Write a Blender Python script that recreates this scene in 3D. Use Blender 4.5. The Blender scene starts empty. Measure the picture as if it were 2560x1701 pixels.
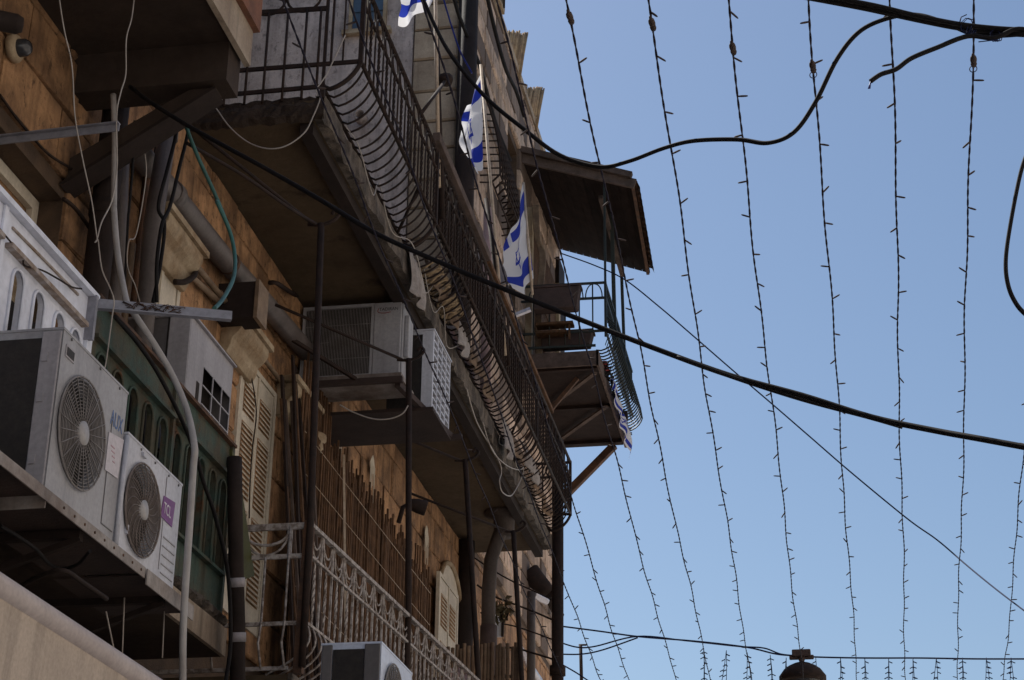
import bpy, bmesh, math, random
from mathutils import Vector, Matrix
from mathutils.geometry import interpolate_bezier
random.seed(11)
R = math.radians
scene = bpy.context.scene
COL = scene.collection
PI = math.pi

# ------------------------------------------------------------------ camera
F_PX, PITCH, ROLL, YAW = 4483.5, 0.4199, 0.012225, -0.18146
CAM = Vector((0, 0, 1.6))
_cy, _sy, _cp, _sp = math.cos(YAW), math.sin(YAW), math.cos(PITCH), math.sin(PITCH)
FWD = Vector((_sy * _cp, _cy * _cp, _sp))
_r0 = Vector((_cy, -_sy, 0))
_u0 = _r0.cross(FWD)
RT = _r0 * math.cos(ROLL) + _u0 * math.sin(ROLL)
UP = _u0 * math.cos(ROLL) - _r0 * math.sin(ROLL)
cam = bpy.data.cameras.new('camera')
cam.sensor_width = 36
cam.lens = F_PX / 2560 * 36
cam.clip_start = 0.05
cam.clip_end = 2000
camo = bpy.data.objects.new('camera', cam)
COL.objects.link(camo)
mw = Matrix((RT, UP, -FWD)).transposed().to_4x4()
mw.translation = CAM
camo.matrix_world = mw
scene.camera = camo

# ------------------------------------------------------------------ light
SUN_EL, SUN_AZ = R(54), R(-52)          # azimuth clockwise from +Y (along the street)
world = bpy.data.worlds.new('World')
scene.world = world
world.use_nodes = True
nt = world.node_tree
nt.nodes.clear()
sky = nt.nodes.new('ShaderNodeTexSky')
sky.sky_type = 'NISHITA'
sky.sun_disc = False
sky.sun_elevation = SUN_EL
sky.sun_rotation = SUN_AZ
sky.altitude = 750
sky.air_density = 1.3
sky.dust_density = 1.8
sky.ozone_density = 2.8
bg = nt.nodes.new('ShaderNodeBackground')
bg.inputs[1].default_value = 0.085
wo = nt.nodes.new('ShaderNodeOutputWorld')
nt.links.new(sky.outputs[0], bg.inputs[0])
nt.links.new(bg.outputs[0], wo.inputs[0])
sl = bpy.data.lights.new('sun', 'SUN')
sl.energy = 5.0
sl.angle = R(0.53)
sl.color = (1.0, 0.95, 0.88)
so = bpy.data.objects.new('sun', sl)
COL.objects.link(so)
sd = Vector((math.sin(SUN_AZ) * math.cos(SUN_EL), math.cos(SUN_AZ) * math.cos(SUN_EL), math.sin(SUN_EL)))
so.rotation_euler = sd.to_track_quat('Z', 'Y').to_euler()
so.location = (20, 30, 40)
vs = scene.view_settings
scene.display_settings.display_device = 'sRGB'
vs.view_transform = 'Standard'
vs.look = 'None'
vs.exposure = 0.4
vs.gamma = 1.0
vs.use_curve_mapping = False

# ------------------------------------------------------------------ survey helpers: photo pixel (2560 wide) -> point in the street
def ray(q):
    x, y = q
    return RT * ((x - 1280) / F_PX) + UP * ((850.5 - y) / F_PX) + FWD
def A(q, X): r = ray(q); return CAM + r * (X / r.x)           # on a wall plane parallel to the street
def B(q, Y): r = ray(q); return CAM + r * (Y / r.y)           # on a plane across the street
def H(q, Z): r = ray(q); return CAM + r * ((Z - 1.6) / r.z)   # on a level plane
def zf(x0, y0, s): return lambda x, y: (x0 + x / s, y0 + y / s)
z1 = zf(0, 0, 2.613); z2 = zf(500, 0, 2.613); z3 = zf(1000, 0, 2.613); z4 = zf(0, 450, 3.137); z5 = zf(0, 750, 2.851)
z6 = zf(0, 1150, 2.846); z7 = zf(550, 450, 2.851); z8 = zf(550, 850, 3.137); z9 = zf(550, 1200, 3.13)
z10 = zf(950, 450, 3.136); z11 = zf(1000, 850, 3.137); z12 = zf(1000, 1250, 3.477); z13 = zf(1250, 350, 3.92)
z14 = zf(1250, 650, 3.136); z15 = zf(1860, 1500, 3.371); z16 = zf(1900, 0, 3.576); d = zf(0, 0, 1 / 1.08475)
V = lambda x, y, z: Vector((x, y, z))

# ------------------------------------------------------------------ materials
MATS = {}
def mat(name, c1, c2=None, rough=.8, metal=0., scale=3., mix=(.35, .65), bump=.25, bscale=40., streak=0., stain=None,
        stain_at=.62, stain_scale=1.3, rand=0., alt=None, alt_at=.6, pit=None, trans=0., spec=.3):
    m = bpy.data.materials.new(name)
    m.use_nodes = True
    n = m.node_tree.nodes; L = m.node_tree.links
    n.clear()
    out = n.new('ShaderNodeOutputMaterial')
    b = n.new('ShaderNodeBsdfPrincipled')
    b.inputs['Roughness'].default_value = rough
    b.inputs['Metallic'].default_value = metal
    b.inputs['Specular IOR Level'].default_value = spec
    geo = n.new('ShaderNodeNewGeometry')
    def noise_(sc, det=6., stretch=0., rough_=.6):
        t = n.new('ShaderNodeTexNoise')
        t.inputs['Scale'].default_value = sc
        t.inputs['Detail'].default_value = det
        t.inputs['Roughness'].default_value = rough_
        if stretch:
            mp = n.new('ShaderNodeMapping')
            mp.inputs['Scale'].default_value = (1, 1, stretch)
            L.new(geo.outputs['Position'], mp.inputs[0]); L.new(mp.outputs[0], t.inputs[0])
        else:
            L.new(geo.outputs['Position'], t.inputs[0])
        return t
    def ramp_(src, lo, hi):
        r = n.new('ShaderNodeMapRange')
        r.inputs[1].default_value = lo; r.inputs[2].default_value = hi
        L.new(src, r.inputs[0]); return r
    def mixc(fac, a, bb):
        x = n.new('ShaderNodeMix'); x.data_type = 'RGBA'
        L.new(fac, x.inputs[0])
        for v, i in ((a, 6), (bb, 7)):
            if isinstance(v, tuple): x.inputs[i].default_value = (*v, 1)
            else: L.new(v, x.inputs[i])
        return x.outputs[2]
    if c2 is None: c2 = tuple(c * .72 for c in c1)
    col = mixc(ramp_(noise_(scale, 8).outputs[0], *mix).outputs[0], c1, c2)
    fine = ramp_(noise_(bscale * .6, 4).outputs[0], .3, .75)
    col = mixc(fine.outputs[0], mixc(fine.outputs[0], col, col), col)
    if streak:
        s = ramp_(noise_(9., 5, .07).outputs[0], .48, .72)
        mm = n.new('ShaderNodeMath'); mm.operation = 'MULTIPLY'; mm.inputs[1].default_value = streak
        L.new(s.outputs[0], mm.inputs[0])
        col = mixc(mm.outputs[0], col, tuple(c * .25 for c in c2))
    if stain:
        s = ramp_(noise_(stain_scale, 9, 0, .7).outputs[0], stain_at, stain_at + .1)
        col = mixc(s.outputs[0], col, stain)
    if pit:
        s = ramp_(noise_(pit[0], 6, .55, .75).outputs[0], pit[1], pit[1] + .07)
        mm = n.new('ShaderNodeMath'); mm.operation = 'MULTIPLY'; mm.inputs[1].default_value = pit[2]; L.new(s.outputs[0], mm.inputs[0])
        col = mixc(mm.outputs[0], col, tuple(c * .35 for c in c2))
    if rand:
        oi = n.new('ShaderNodeObjectInfo')
        mr = n.new('ShaderNodeMapRange'); mr.inputs[3].default_value = 1 - rand; mr.inputs[4].default_value = 1 + rand * .8
        L.new(oi.outputs['Random'], mr.inputs[0])
        hs = n.new('ShaderNodeHueSaturation'); L.new(mr.outputs[0], hs.inputs['Value']); L.new(col, hs.inputs['Color'])
        col = hs.outputs[0]
    if alt:
        oi = n.new('ShaderNodeObjectInfo')
        m7 = n.new('ShaderNodeMath'); m7.operation = 'MULTIPLY'; m7.inputs[1].default_value = 7.31; L.new(oi.outputs['Random'], m7.inputs[0])
        m8 = n.new('ShaderNodeMath'); m8.operation = 'FRACT'; L.new(m7.outputs[0], m8.inputs[0])
        col = mixc(ramp_(m8.outputs[0], alt_at, alt_at + .15).outputs[0], col, alt)
    # fine grain variation
    hs = n.new('ShaderNodeHueSaturation')
    mr = n.new('ShaderNodeMapRange'); mr.inputs[1].default_value = .25; mr.inputs[2].default_value = .75
    mr.inputs[3].default_value = .86; mr.inputs[4].default_value = 1.12
    L.new(noise_(bscale, 3).outputs[0], mr.inputs[0]); L.new(mr.outputs[0], hs.inputs['Value']); L.new(col, hs.inputs['Color'])
    col = hs.outputs[0]
    L.new(col, b.inputs['Base Color'])
    if bump:
        bp = n.new('ShaderNodeBump'); bp.inputs['Strength'].default_value = bump; bp.inputs['Distance'].default_value = .02
        L.new(noise_(bscale, 6, 0, .7).outputs[0], bp.inputs['Height']); L.new(bp.outputs[0], b.inputs['Normal'])
    if trans:
        t = n.new('ShaderNodeBsdfTranslucent'); L.new(col, t.inputs[0])
        mx = n.new('ShaderNodeMixShader'); mx.inputs[0].default_value = trans
        L.new(b.outputs[0], mx.inputs[1]); L.new(t.outputs[0], mx.inputs[2]); L.new(mx.outputs[0], out.inputs[0])
    else:
        L.new(b.outputs[0], out.inputs[0])
    MATS[name] = m
    return m

M_PLAST = mat('old_plaster', (.42, .24, .12), (.26, .145, .075), scale=1.6, pit=(14., .58, .6), bump=.5, bscale=28, streak=.55, stain=(.30, .235, .17), stain_at=.6)
M_BLOCK = mat('tan_limestone', (.47, .262, .13), (.24, .13, .066), scale=3.4, pit=(17., .56, .75), mix=(.4, .6), bump=1., bscale=26, streak=.75, stain=(.15, .085, .05), stain_at=.57, stain_scale=2.2, rand=.22)
M_MORTAR = mat('dark_mortar', (.12, .075, .045), (.07, .045, .03), scale=5, bump=.6, bscale=40)
M_STONE = mat('weathered_ashlar', (.62, .45, .335), (.40, .28, .20), scale=2.1, pit=(9., .55, .7), mix=(.4, .62), bump=.9, bscale=22, streak=.5, stain=(.07, .052, .043), stain_at=.60, stain_scale=2.6, rand=.3, alt=(.13, .09, .068), alt_at=.55)
M_QUOIN = mat('pale_quoin_stone', (.40, .31, .22), (.26, .19, .13), scale=3, bump=.5, streak=.3, rand=.3)
M_CONC = mat('grey_rough_concrete', (.54, .445, .40), (.36, .295, .265), scale=2.2, pit=(10., .54, .6), bump=.9, bscale=22, streak=.45)
M_SHADE = mat('shade_dark_soffit', (.058, .042, .033), (.04, .029, .024), scale=1.4, bump=.3, bscale=15, spec=.08)  # colour darkened to hold the shade on slab undersides
M_SHADEP = mat('shade_dark_peeling_concrete', (.065, .048, .038), (.03, .022, .018), scale=6, bump=1., bscale=18, stain=(.12, .09, .07), stain_at=.64, stain_scale=7, spec=.08)  # peeling concrete, with the near end's shade put into its colour
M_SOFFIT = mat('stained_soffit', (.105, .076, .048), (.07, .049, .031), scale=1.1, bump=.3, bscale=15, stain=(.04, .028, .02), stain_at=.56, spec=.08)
M_FASCIA = mat('peeling_concrete_edge', (.15, .12, .095), (.055, .042, .033), scale=5, pit=(12., .54, .7), mix=(.4, .6), bump=1., bscale=18, streak=.6, stain=(.05, .04, .03), stain_scale=6)
M_FASCIA2 = mat('plastered_edge', (.36, .29, .22), (.24, .18, .13), scale=3, bump=.4, streak=.6)
M_BRICK = mat('red_brick_edge', (.24, .10, .055), (.14, .065, .04), scale=9, bump=.6)
M_IRON = mat('dark_brown_iron', (.022, .016, .014), (.038, .023, .018), rough=.75, scale=14, bump=.2, bscale=90, spec=.15)
M_IRONG = mat('green_black_iron', (.022, .03, .026), (.03, .03, .024), rough=.5, scale=9, bump=.2, bscale=90)
M_RUST = mat('rusty_iron', (.12, .058, .03), (.05, .03, .022), rough=.8, scale=10, bump=.4, bscale=60)
M_WIRON = mat('flaking_white_railing', (.43, .385, .355), (.18, .14, .115), rough=.6, scale=22, mix=(.42, .6), bump=.3, bscale=80)
M_WHITE = mat('white_painted_sheet', (.74, .77, .87), (.64, .66, .74), rough=.5, scale=2, bump=.12, bscale=18, streak=.18, stain=(.33, .25, .19), stain_at=.68, stain_scale=4)
M_RUSTW = mat('rust_streaked_trim', (.40, .36, .34), (.22, .15, .10), rough=.7, scale=12, bump=.3)
M_GREEN = mat('weathered_green_paint', (.055, .085, .070), (.085, .075, .052), rough=.7, scale=4.2, mix=(.42, .6), bump=.3, streak=.7, stain=(.10, .05, .025), stain_at=.565, stain_scale=4, pit=(22., .6, .6), spec=.15)
M_DARK = mat('dark_interior_and_shade', (.020, .016, .014), (.028, .021, .018), rough=.9, bump=0)
M_GLASS = mat('dusty_dark_glass', (.03, .03, .034), (.05, .05, .055), rough=.18, scale=2, bump=.02, spec=.6)
M_ACW = mat('off_white_casing', (.36, .358, .38), (.285, .28, .295), rough=.45, scale=1.8, bump=.03, streak=.30, stain=(.25, .19, .14), stain_at=.70, stain_scale=7)
M_ACW2 = mat('white_casing', (.55, .56, .62), (.46, .465, .51), rough=.42, scale=1.8, bump=.03, streak=.25, stain=(.30, .24, .19), stain_at=.72, stain_scale=7)
M_ACW3 = mat('sky_tinted_casing', (.56, .62, .76), (.48, .53, .65), rough=.35, scale=1.8, bump=.03, streak=.15)  # white casing with the sky's blue reflection put into its colour
M_ACD = mat('dark_condenser_fins', (.020, .017, .016), (.03, .025, .022), rough=.6, scale=20, bump=.1)
M_ACG = mat('grey_fan_grille', (.24, .22, .215), (.16, .145, .14), rough=.5, scale=8, bump=.05)
M_ACB = mat('brownish_fan_grille', (.20, .165, .15), (.12, .095, .085), rough=.5, scale=8, bump=.05)
M_ACH = mat('grey_fan_hub', (.40, .385, .38), (.34, .32, .315), rough=.5, bump=0)
M_GALV = mat('galvanised_angle', (.30, .30, .34), (.22, .22, .25), rough=.45, metal=.2, scale=9, bump=.1)
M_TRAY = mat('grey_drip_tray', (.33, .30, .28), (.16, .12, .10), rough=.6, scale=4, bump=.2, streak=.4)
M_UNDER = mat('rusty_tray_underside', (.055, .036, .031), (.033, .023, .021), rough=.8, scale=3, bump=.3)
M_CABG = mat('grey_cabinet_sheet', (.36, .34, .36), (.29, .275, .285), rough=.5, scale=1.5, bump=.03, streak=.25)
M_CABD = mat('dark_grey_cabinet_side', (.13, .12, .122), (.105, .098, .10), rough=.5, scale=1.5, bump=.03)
M_PVC = mat('grey_drain_pipe', (.125, .105, .098), (.09, .072, .066), rough=.5, scale=4, bump=.1, streak=.3)
M_PVCB = mat('dull_silver_tape', (.34, .31, .32), (.25, .23, .235), rough=.5, scale=8, bump=.1)
M_PVC2 = mat('dim_grey_pipe', (.085, .068, .060), (.06, .048, .042), rough=.6, scale=4, bump=.1, streak=.3, spec=.1)
M_PVCD = mat('dark_drain_pipe', (.034, .024, .021), (.022, .016, .014), rough=.75, scale=4, bump=.1, spec=.12)
M_TANP = mat('tan_conduit', (.25, .175, .11), (.15, .10, .065), rough=.6, scale=8, bump=.2)
M_CONDW = mat('grey_white_hose', (.42, .40, .39), (.30, .275, .26), rough=.5, scale=5, bump=.05)
M_TEAL = mat('teal_hose', (.05, .15, .13), (.035, .10, .09), rough=.45, bump=0)
M_BLKC = mat('black_cable', (.010, .009, .010), (.015, .013, .013), rough=.7, bump=.05, spec=.12)
M_BLUEC = mat('blue_cable', (.015, .02, .16), (.012, .016, .10), rough=.5, bump=0)
M_NAVY = mat('navy_wire', (.016, .022, .065), (.016, .02, .05), rough=.7, bump=0, spec=.08)
M_WWIRE = mat('pale_wire', (.42, .38, .34), (.30, .26, .23), rough=.5, bump=0)
M_CREAM = mat('cream_shutter_paint', (.64, .57, .46), (.52, .45, .35), rough=.6, scale=4, bump=.1, streak=.2)
M_CORN = mat('cream_cornice', (.42, .33, .22), (.26, .175, .10), rough=.8, scale=6, bump=.35, streak=.3)
M_WOOD = mat('brown_reed', (.165, .090, .050), (.08, .045, .027), rough=.85, scale=9, bump=.4, streak=.35, rand=.35, spec=.08)
M_BAMB = mat('bamboo', (.23, .15, .09), (.15, .09, .055), rough=.8, scale=9, bump=.3, rand=.25)
M_ROOFREED = mat('roof_reed', (.40, .28, .16), (.25, .17, .11), rough=.8, scale=9, bump=.2, rand=.4)
M_PLANK = mat('weathered_plank', (.13, .095, .08), (.075, .055, .046), rough=.85, scale=6, bump=.4, rand=.2, spec=.08)
M_DWOOD = mat('dark_brown_lath', (.032, .020, .016), (.020, .013, .011), rough=.8, scale=6, bump=.3, rand=.25, spec=.08)
M_AWN = mat('beige_awning_fabric', (.50, .42, .35), (.42, .35, .29), rough=.85, scale=2, bump=.15, bscale=60, streak=.45)
M_AWNB = mat('pale_awning_bar', (.48, .42, .40), (.40, .345, .33), rough=.55, scale=3, bump=.05, streak=.1)
M_CLOTH = mat('dirty_white_cloth', (.36, .325, .305), (.24, .21, .195), rough=.9, scale=7, bump=.4)
M_ROPE = mat('straw_rope', (.38, .28, .17), (.24, .17, .10), rough=.9, scale=14, bump=.6)
M_PINK = mat('pinkish_pipe', (.42, .28, .25), (.34, .225, .20), rough=.7, scale=5, bump=.1)
M_STICK = mat('pale_wooden_stick', (.55, .44, .33), (.40, .30, .21), rough=.7, scale=12, bump=.2)
M_OLIVE = mat('olive_tarp', (.075, .075, .02), (.05, .05, .016), rough=.7, scale=4, bump=.2)
M_TERRA = mat('terracotta', (.085, .055, .048), (.055, .038, .033), rough=.8, scale=6, bump=.2)
M_BULB = mat('bulb_husk', (.075, .055, .05), (.045, .034, .032), spec=.1, rough=.7, scale=30, bump=0)
M_TWIST = mat('twisted_light_wire', (.016, .016, .034), (.03, .024, .032), rough=.7, scale=30, bump=0, spec=.08)
M_GROUND = mat('stone_paving', (.50, .47, .44), (.42, .39, .365), scale=1.2, bump=.3)
M_OPP = mat('opposite_limestone', (.62, .58, .54), (.54, .50, .46), scale=.8, bump=.4)
M_PURP = mat('purple_badge', (.20, .075, .24), (.19, .07, .225), rough=.5, bump=0)
M_BLUET = mat('blue_lettering', (.10, .17, .36), (.09, .155, .33), rough=.5, bump=0)
M_PAPER = mat('white_notice', (.56, .53, .57), (.52, .49, .52), rough=.7, bump=0)
M_PRED = mat('faded_red_print', (.48, .30, .35), (.5, .34, .38), rough=.7, bump=0)
M_BLKT = mat('black_lettering', (.03, .028, .03), (.03, .028, .03), rough=.5, bump=0)
M_WHT = mat('white_lettering', (.70, .68, .72), (.66, .64, .68), rough=.5, bump=0)
M_REDT = mat('red_print', (.25, .03, .03), (.22, .03, .03), rough=.6, bump=0)
M_SILV = mat('silver_band', (.55, .53, .56), (.42, .40, .43), rough=.35, metal=.3, scale=8, bump=.1)
M_DISH = mat('grey_dish', (.16, .135, .13), (.12, .10, .095), rough=.6, bump=.05)
M_BLUEW = mat('blue_window_paint', (.07, .11, .16), (.05, .075, .11), rough=.4, bump=.05)
M_GREENL = mat('dry_leaf', (.07, .07, .03), (.09, .055, .03), rough=.7, bump=0, rand=.3)
M_RED = mat('red_plastic', (.30, .03, .02), (.26, .025, .02), rough=.5, bump=0)

def flag_material():
    m = bpy.data.materials.new('flag_cloth'); m.use_nodes = True
    n = m.node_tree.nodes; L = m.node_tree.links; n.clear()
    out = n.new('ShaderNodeOutputMaterial'); b = n.new('ShaderNodeBsdfPrincipled'); b.inputs['Roughness'].default_value = .8
    uv = n.new('ShaderNodeUVMap'); sep = n.new('ShaderNodeSeparateXYZ'); L.new(uv.outputs[0], sep.inputs[0])
    def mth(op, a, bb=None):
        x = n.new('ShaderNodeMath'); x.operation = op
        for i, v in enumerate((a, bb)):
            if v is None: continue
            if isinstance(v, (int, float)): x.inputs[i].default_value = v
            else: L.new(v, x.inputs[i])
        return x.outputs[0]
    u = mth('MULTIPLY', mth('SUBTRACT', sep.outputs[0], .5), 1.375)
    v = mth('SUBTRACT', sep.outputs[1], .5)
    av = mth('ABSOLUTE', v)
    stripe = mth('MULTIPLY', mth('GREATER_THAN', av, .25), mth('LESS_THAN', av, .41))
    tot = stripe
    for s in (1, -1):
        ds = None
        for k in range(3):
            a = PI / 2 * s + k * 2 * PI / 3 + PI
            dd = mth('ADD', mth('MULTIPLY', u, math.cos(a)), mth('MULTIPLY', v, math.sin(a)))
            ds = dd if ds is None else mth('MAXIMUM', ds, dd)
        ring = mth('LESS_THAN', mth('ABSOLUTE', mth('SUBTRACT', ds, .085)), .016)
        tot = mth('MAXIMUM', tot, ring)
    mx = n.new('ShaderNodeMix'); mx.data_type = 'RGBA'; L.new(tot, mx.inputs[0])
    mx.inputs[6].default_value = (.80, .80, .82, 1); mx.inputs[7].default_value = (.025, .05, .42, 1)
    L.new(mx.outputs[2], b.inputs['Base Color'])
    t = n.new('ShaderNodeBsdfTranslucent'); L.new(mx.outputs[2], t.inputs[0])
    ms = n.new('ShaderNodeMixShader'); ms.inputs[0].default_value = .5
    L.new(b.outputs[0], ms.inputs[1]); L.new(t.outputs[0], ms.inputs[2]); L.new(ms.outputs[0], out.inputs[0])
    return m
M_FLAG = flag_material()

# ------------------------------------------------------------------ mesh helpers
class MB:
    def __init__(s): s.v = []; s.f = []; s.sm = []
    def add(s, vs_, fs, smooth=False):
        o = len(s.v); s.v += [Vector(p) for p in vs_]
        for f in fs: s.f.append(tuple(i + o for i in f)); s.sm.append(smooth)
        return s
    def obox(s, c, ax, ay, az):
        c, ax, ay, az = map(Vector, (c, ax, ay, az))
        vs_ = [c + ax * i + ay * j + az * k for k in (-1, 1) for j in (-1, 1) for i in (-1, 1)]
        return s.add(vs_, [(0, 2, 3, 1), (4, 5, 7, 6), (0, 1, 5, 4), (2, 6, 7, 3), (0, 4, 6, 2), (1, 3, 7, 5)])
    def box(s, x0, x1, y0, y1, z0, z1_):
        return s.obox(((x0 + x1) / 2, (y0 + y1) / 2, (z0 + z1_) / 2), (abs(x1 - x0) / 2, 0, 0), (0, abs(y1 - y0) / 2, 0), (0, 0, abs(z1_ - z0) / 2))
    def bar(s, p, q, w, h=None, up=(0, 0, 1)):
        p, q = Vector(p), Vector(q); h = h or w; t = (q - p)
        n_ = t.normalized(); u = Vector(up)
        if abs(n_.dot(u)) > .95: u = Vector((0, 1, 0))
        a = n_.cross(u).normalized(); b_ = a.cross(n_).normalized()
        return s.obox((p + q) / 2, a * w / 2, t / 2, b_ * h / 2)
    def tube(s, pts, r, n=6, cap=True, r1=None):
        pts = [Vector(p) for p in pts]; N = len(pts)
        if N < 2: return s
        t0 = (pts[1] - pts[0]).normalized(); u = Vector((0, 0, 1)) if abs(t0.z) < .9 else Vector((1, 0, 0))
        a = t0.cross(u).normalized(); vs_ = []; fs = []
        for i, p in enumerate(pts):
            t = (pts[min(i + 1, N - 1)] - pts[max(i - 1, 0)]).normalized()
            a = (a - t * a.dot(t))
            a = a.normalized() if a.length > 1e-6 else t.orthogonal().normalized()
            b_ = t.cross(a); rr = r if r1 is None else r + (r1 - r) * i / (N - 1)
            for k in range(n):
                th = 2 * PI * k / n; vs_.append(p + (a * math.cos(th) + b_ * math.sin(th)) * rr)
        for i in range(N - 1):
            for k in range(n): fs.append((i * n + k, i * n + (k + 1) % n, (i + 1) * n + (k + 1) % n, (i + 1) * n + k))
        s.add(vs_, fs, True)
        if cap:
            o = len(s.v) - len(vs_)
            s.f.append(tuple(o + k for k in reversed(range(n)))); s.sm.append(False)
            s.f.append(tuple(o + (N - 1) * n + k for k in range(n))); s.sm.append(False)
        return s
    def lathe(s, prof, c, ax=(0, 0, 1), n=16):
        c, ax = Vector(c), Vector(ax).normalized(); a = ax.orthogonal().normalized(); b_ = ax.cross(a); vs_ = []; fs = []
        for (r, h) in prof:
            for k in range(n):
                th = 2 * PI * k / n; vs_.append(c + ax * h + (a * math.cos(th) + b_ * math.sin(th)) * r)
        for i in range(len(prof) - 1):
            for k in range(n): fs.append((i * n + k, i * n + (k + 1) % n, (i + 1) * n + (k + 1) % n, (i + 1) * n + k))
        return s.add(vs_, fs, True)
    def prism(s, poly, ext):
        poly = [Vector(p) for p in poly]; e = Vector(ext); N = len(poly)
        fs = [tuple(range(N)), tuple(reversed(range(N, 2 * N)))] + [(i, i + N, (i + 1) % N + N, (i + 1) % N) for i in range(N)]
        return s.add(poly + [p + e for p in poly], fs)
    def torus(s, c, ax, R_, r, n=16, m=5, a0=0., a1=2 * PI):
        c, ax = Vector(c), Vector(ax).normalized(); a = Vector((0, 0, 1)) if abs(ax.z) < .9 else Vector((1, 0, 0))
        a = (a - ax * a.dot(ax)).normalized(); b_ = ax.cross(a)
        full = abs(a1 - a0 - 2 * PI) < 1e-4
        pts = [c + (a * math.cos(a0 + (a1 - a0) * i / n) + b_ * math.sin(a0 + (a1 - a0) * i / n)) * R_ for i in range(n + 1)]
        return s.tube(pts, r, m, not full)
    def grid(s, fn, nu, nv, smooth=True):
        vs_ = [fn(i / nu, j / nv) for j in range(nv + 1) for i in range(nu + 1)]
        fs = [(j * (nu + 1) + i, j * (nu + 1) + i + 1, (j + 1) * (nu + 1) + i + 1, (j + 1) * (nu + 1) + i) for j in range(nv) for i in range(nu)]
        return s.add(vs_, fs, smooth)
    def mesh(s, name, origin=(0, 0, 0)):
        o = Vector(origin); me = bpy.data.meshes.new(name)
        me.from_pydata([tuple(p - o) for p in s.v], [], s.f)
        me.polygons.foreach_set('use_smooth', s.sm); me.update()
        bm = bmesh.new(); bm.from_mesh(me); bmesh.ops.recalc_face_normals(bm, faces=bm.faces); bm.to_mesh(me); bm.free()
        return me

def smooth(pts, k=6):
    pts = [Vector(p) for p in pts]; out = []
    for i in range(len(pts) - 1):
        p0 = pts[max(i - 1, 0)]; p1 = pts[i]; p2 = pts[i + 1]; p3 = pts[min(i + 2, len(pts) - 1)]
        for j in range(k):
            t = j / k
            out.append(.5 * ((2 * p1) + (p2 - p0) * t + (2 * p0 - 5 * p1 + 4 * p2 - p3) * t * t + (3 * p1 - p0 - 3 * p2 + p3) * t ** 3))
    return out + [pts[-1]]

ORG = {}
def tag(o, label, cat, group=None):
    o['label'] = label; o['category'] = cat
    if group: o['group'] = group
    return o
def thing(name, label, cat, loc, group=None):
    o = bpy.data.objects.new(name, None); COL.objects.link(o); o.location = loc; o.empty_display_size = .1
    ORG[o.name] = Vector(loc)
    return tag(o, label, cat, group)
def part(name, mb, m, parent, label=None, bevel=0):
    org = ORG[parent.name]
    o = bpy.data.objects.new(name, mb.mesh(name, org)); COL.objects.link(o); o.parent = parent
    o.data.materials.append(m); ORG[o.name] = org
    if label: o['label'] = label
    if bevel:
        b = o.modifiers.new('bevel', 'BEVEL'); b.width = bevel; b.segments = 2; b.limit_method = 'ANGLE'
    return o
def solo(name, mb, m, label, cat, group=None):
    lo = Vector((sum(p.x for p in mb.v) / len(mb.v), sum(p.y for p in mb.v) / len(mb.v), min(p.z for p in mb.v)))
    o = bpy.data.objects.new(name, mb.mesh(name, lo)); COL.objects.link(o); o.location = lo; o.data.materials.append(m)
    ORG[o.name] = lo
    return tag(o, label, cat, group)
def struct(name, mb, m):
    o = bpy.data.objects.new(name, mb.mesh(name)); COL.objects.link(o); o.data.materials.append(m); o['kind'] = 'structure'; ORG[o.name] = Vector((0, 0, 0))
    return o
def inst(name, me, parent, loc, scale=(1, 1, 1), rot=None):
    o = bpy.data.objects.new(name, me); COL.objects.link(o); o.parent = parent
    o.location = Vector(loc) - ORG[parent.name]; o.scale = scale
    if rot is not None: o.rotation_euler = rot
    return o
def cable(name, pts, r, m, label, cat='cable', group=None, k=7, n=6):
    return solo(name, MB().tube(smooth(pts, k), r, n), m, label, cat, group)
def text_mesh(txt, origin, ux, uy, size, m, parent, name='lettering', width=None):
    cu = bpy.data.curves.new(name, 'FONT'); cu.body = txt; cu.size = 1; cu.extrude = .01
    to = bpy.data.objects.new(name, cu); COL.objects.link(to)
    dg = bpy.context.evaluated_depsgraph_get()
    me = bpy.data.meshes.new_from_object(to.evaluated_get(dg))
    bpy.data.objects.remove(to); bpy.data.curves.remove(cu)
    ux, uy = Vector(ux).normalized(), Vector(uy).normalized(); uz = ux.cross(uy); org = Vector(origin) - ORG[parent.name]
    xs = [v.co.x for v in me.vertices]; sx = size if width is None else width / max(1e-3, max(xs))
    for v in me.vertices:
        c = v.co.copy(); v.co = org + ux * c.x * sx + uy * c.y * size + uz * c.z * .05
    me.materials.clear(); me.materials.append(m)
    o = bpy.data.objects.new(name, me); COL.objects.link(o); o.parent = parent; ORG[o.name] = ORG[parent.name]
    return o

W = -4.5          # street wall of the old building
ENC = -3.85       # street face of the two enclosed balconies
SZ = 8.44         # underside of the long balcony
RX = -3.17        # its railing
YE = 20.3         # where the taller stone building begins
YC = 29.1         # its far corner

# ================================================================== SETTING
struct('street', MB().box(-4.5, 4.7, -30, 140, -.2, 0), M_GROUND)
struct('ground', MB().box(-400, 400, -400, 1200, -.6, -.204), M_GROUND)

# opposite side of the street, outside the frame: houses sized to bounce sunlight onto this facade
opp = thing('unseen_stone_house', 'unseen tall limestone house on the opposite side of the narrow street', 'house', (4.7, 10, 0))
part('wall', MB().box(4.7, 12, -25, 36, 0, 15.0), M_OPP, opp)
wm = MB().box(4.66, 4.698, -.5, .5, -.8, .8).mesh('window'); wm.materials.append(M_GLASS)
for i in range(9):
    for j in range(3): inst('window', wm, opp, (0, -20 + i * 6, 4.5 + j * 4))

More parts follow.
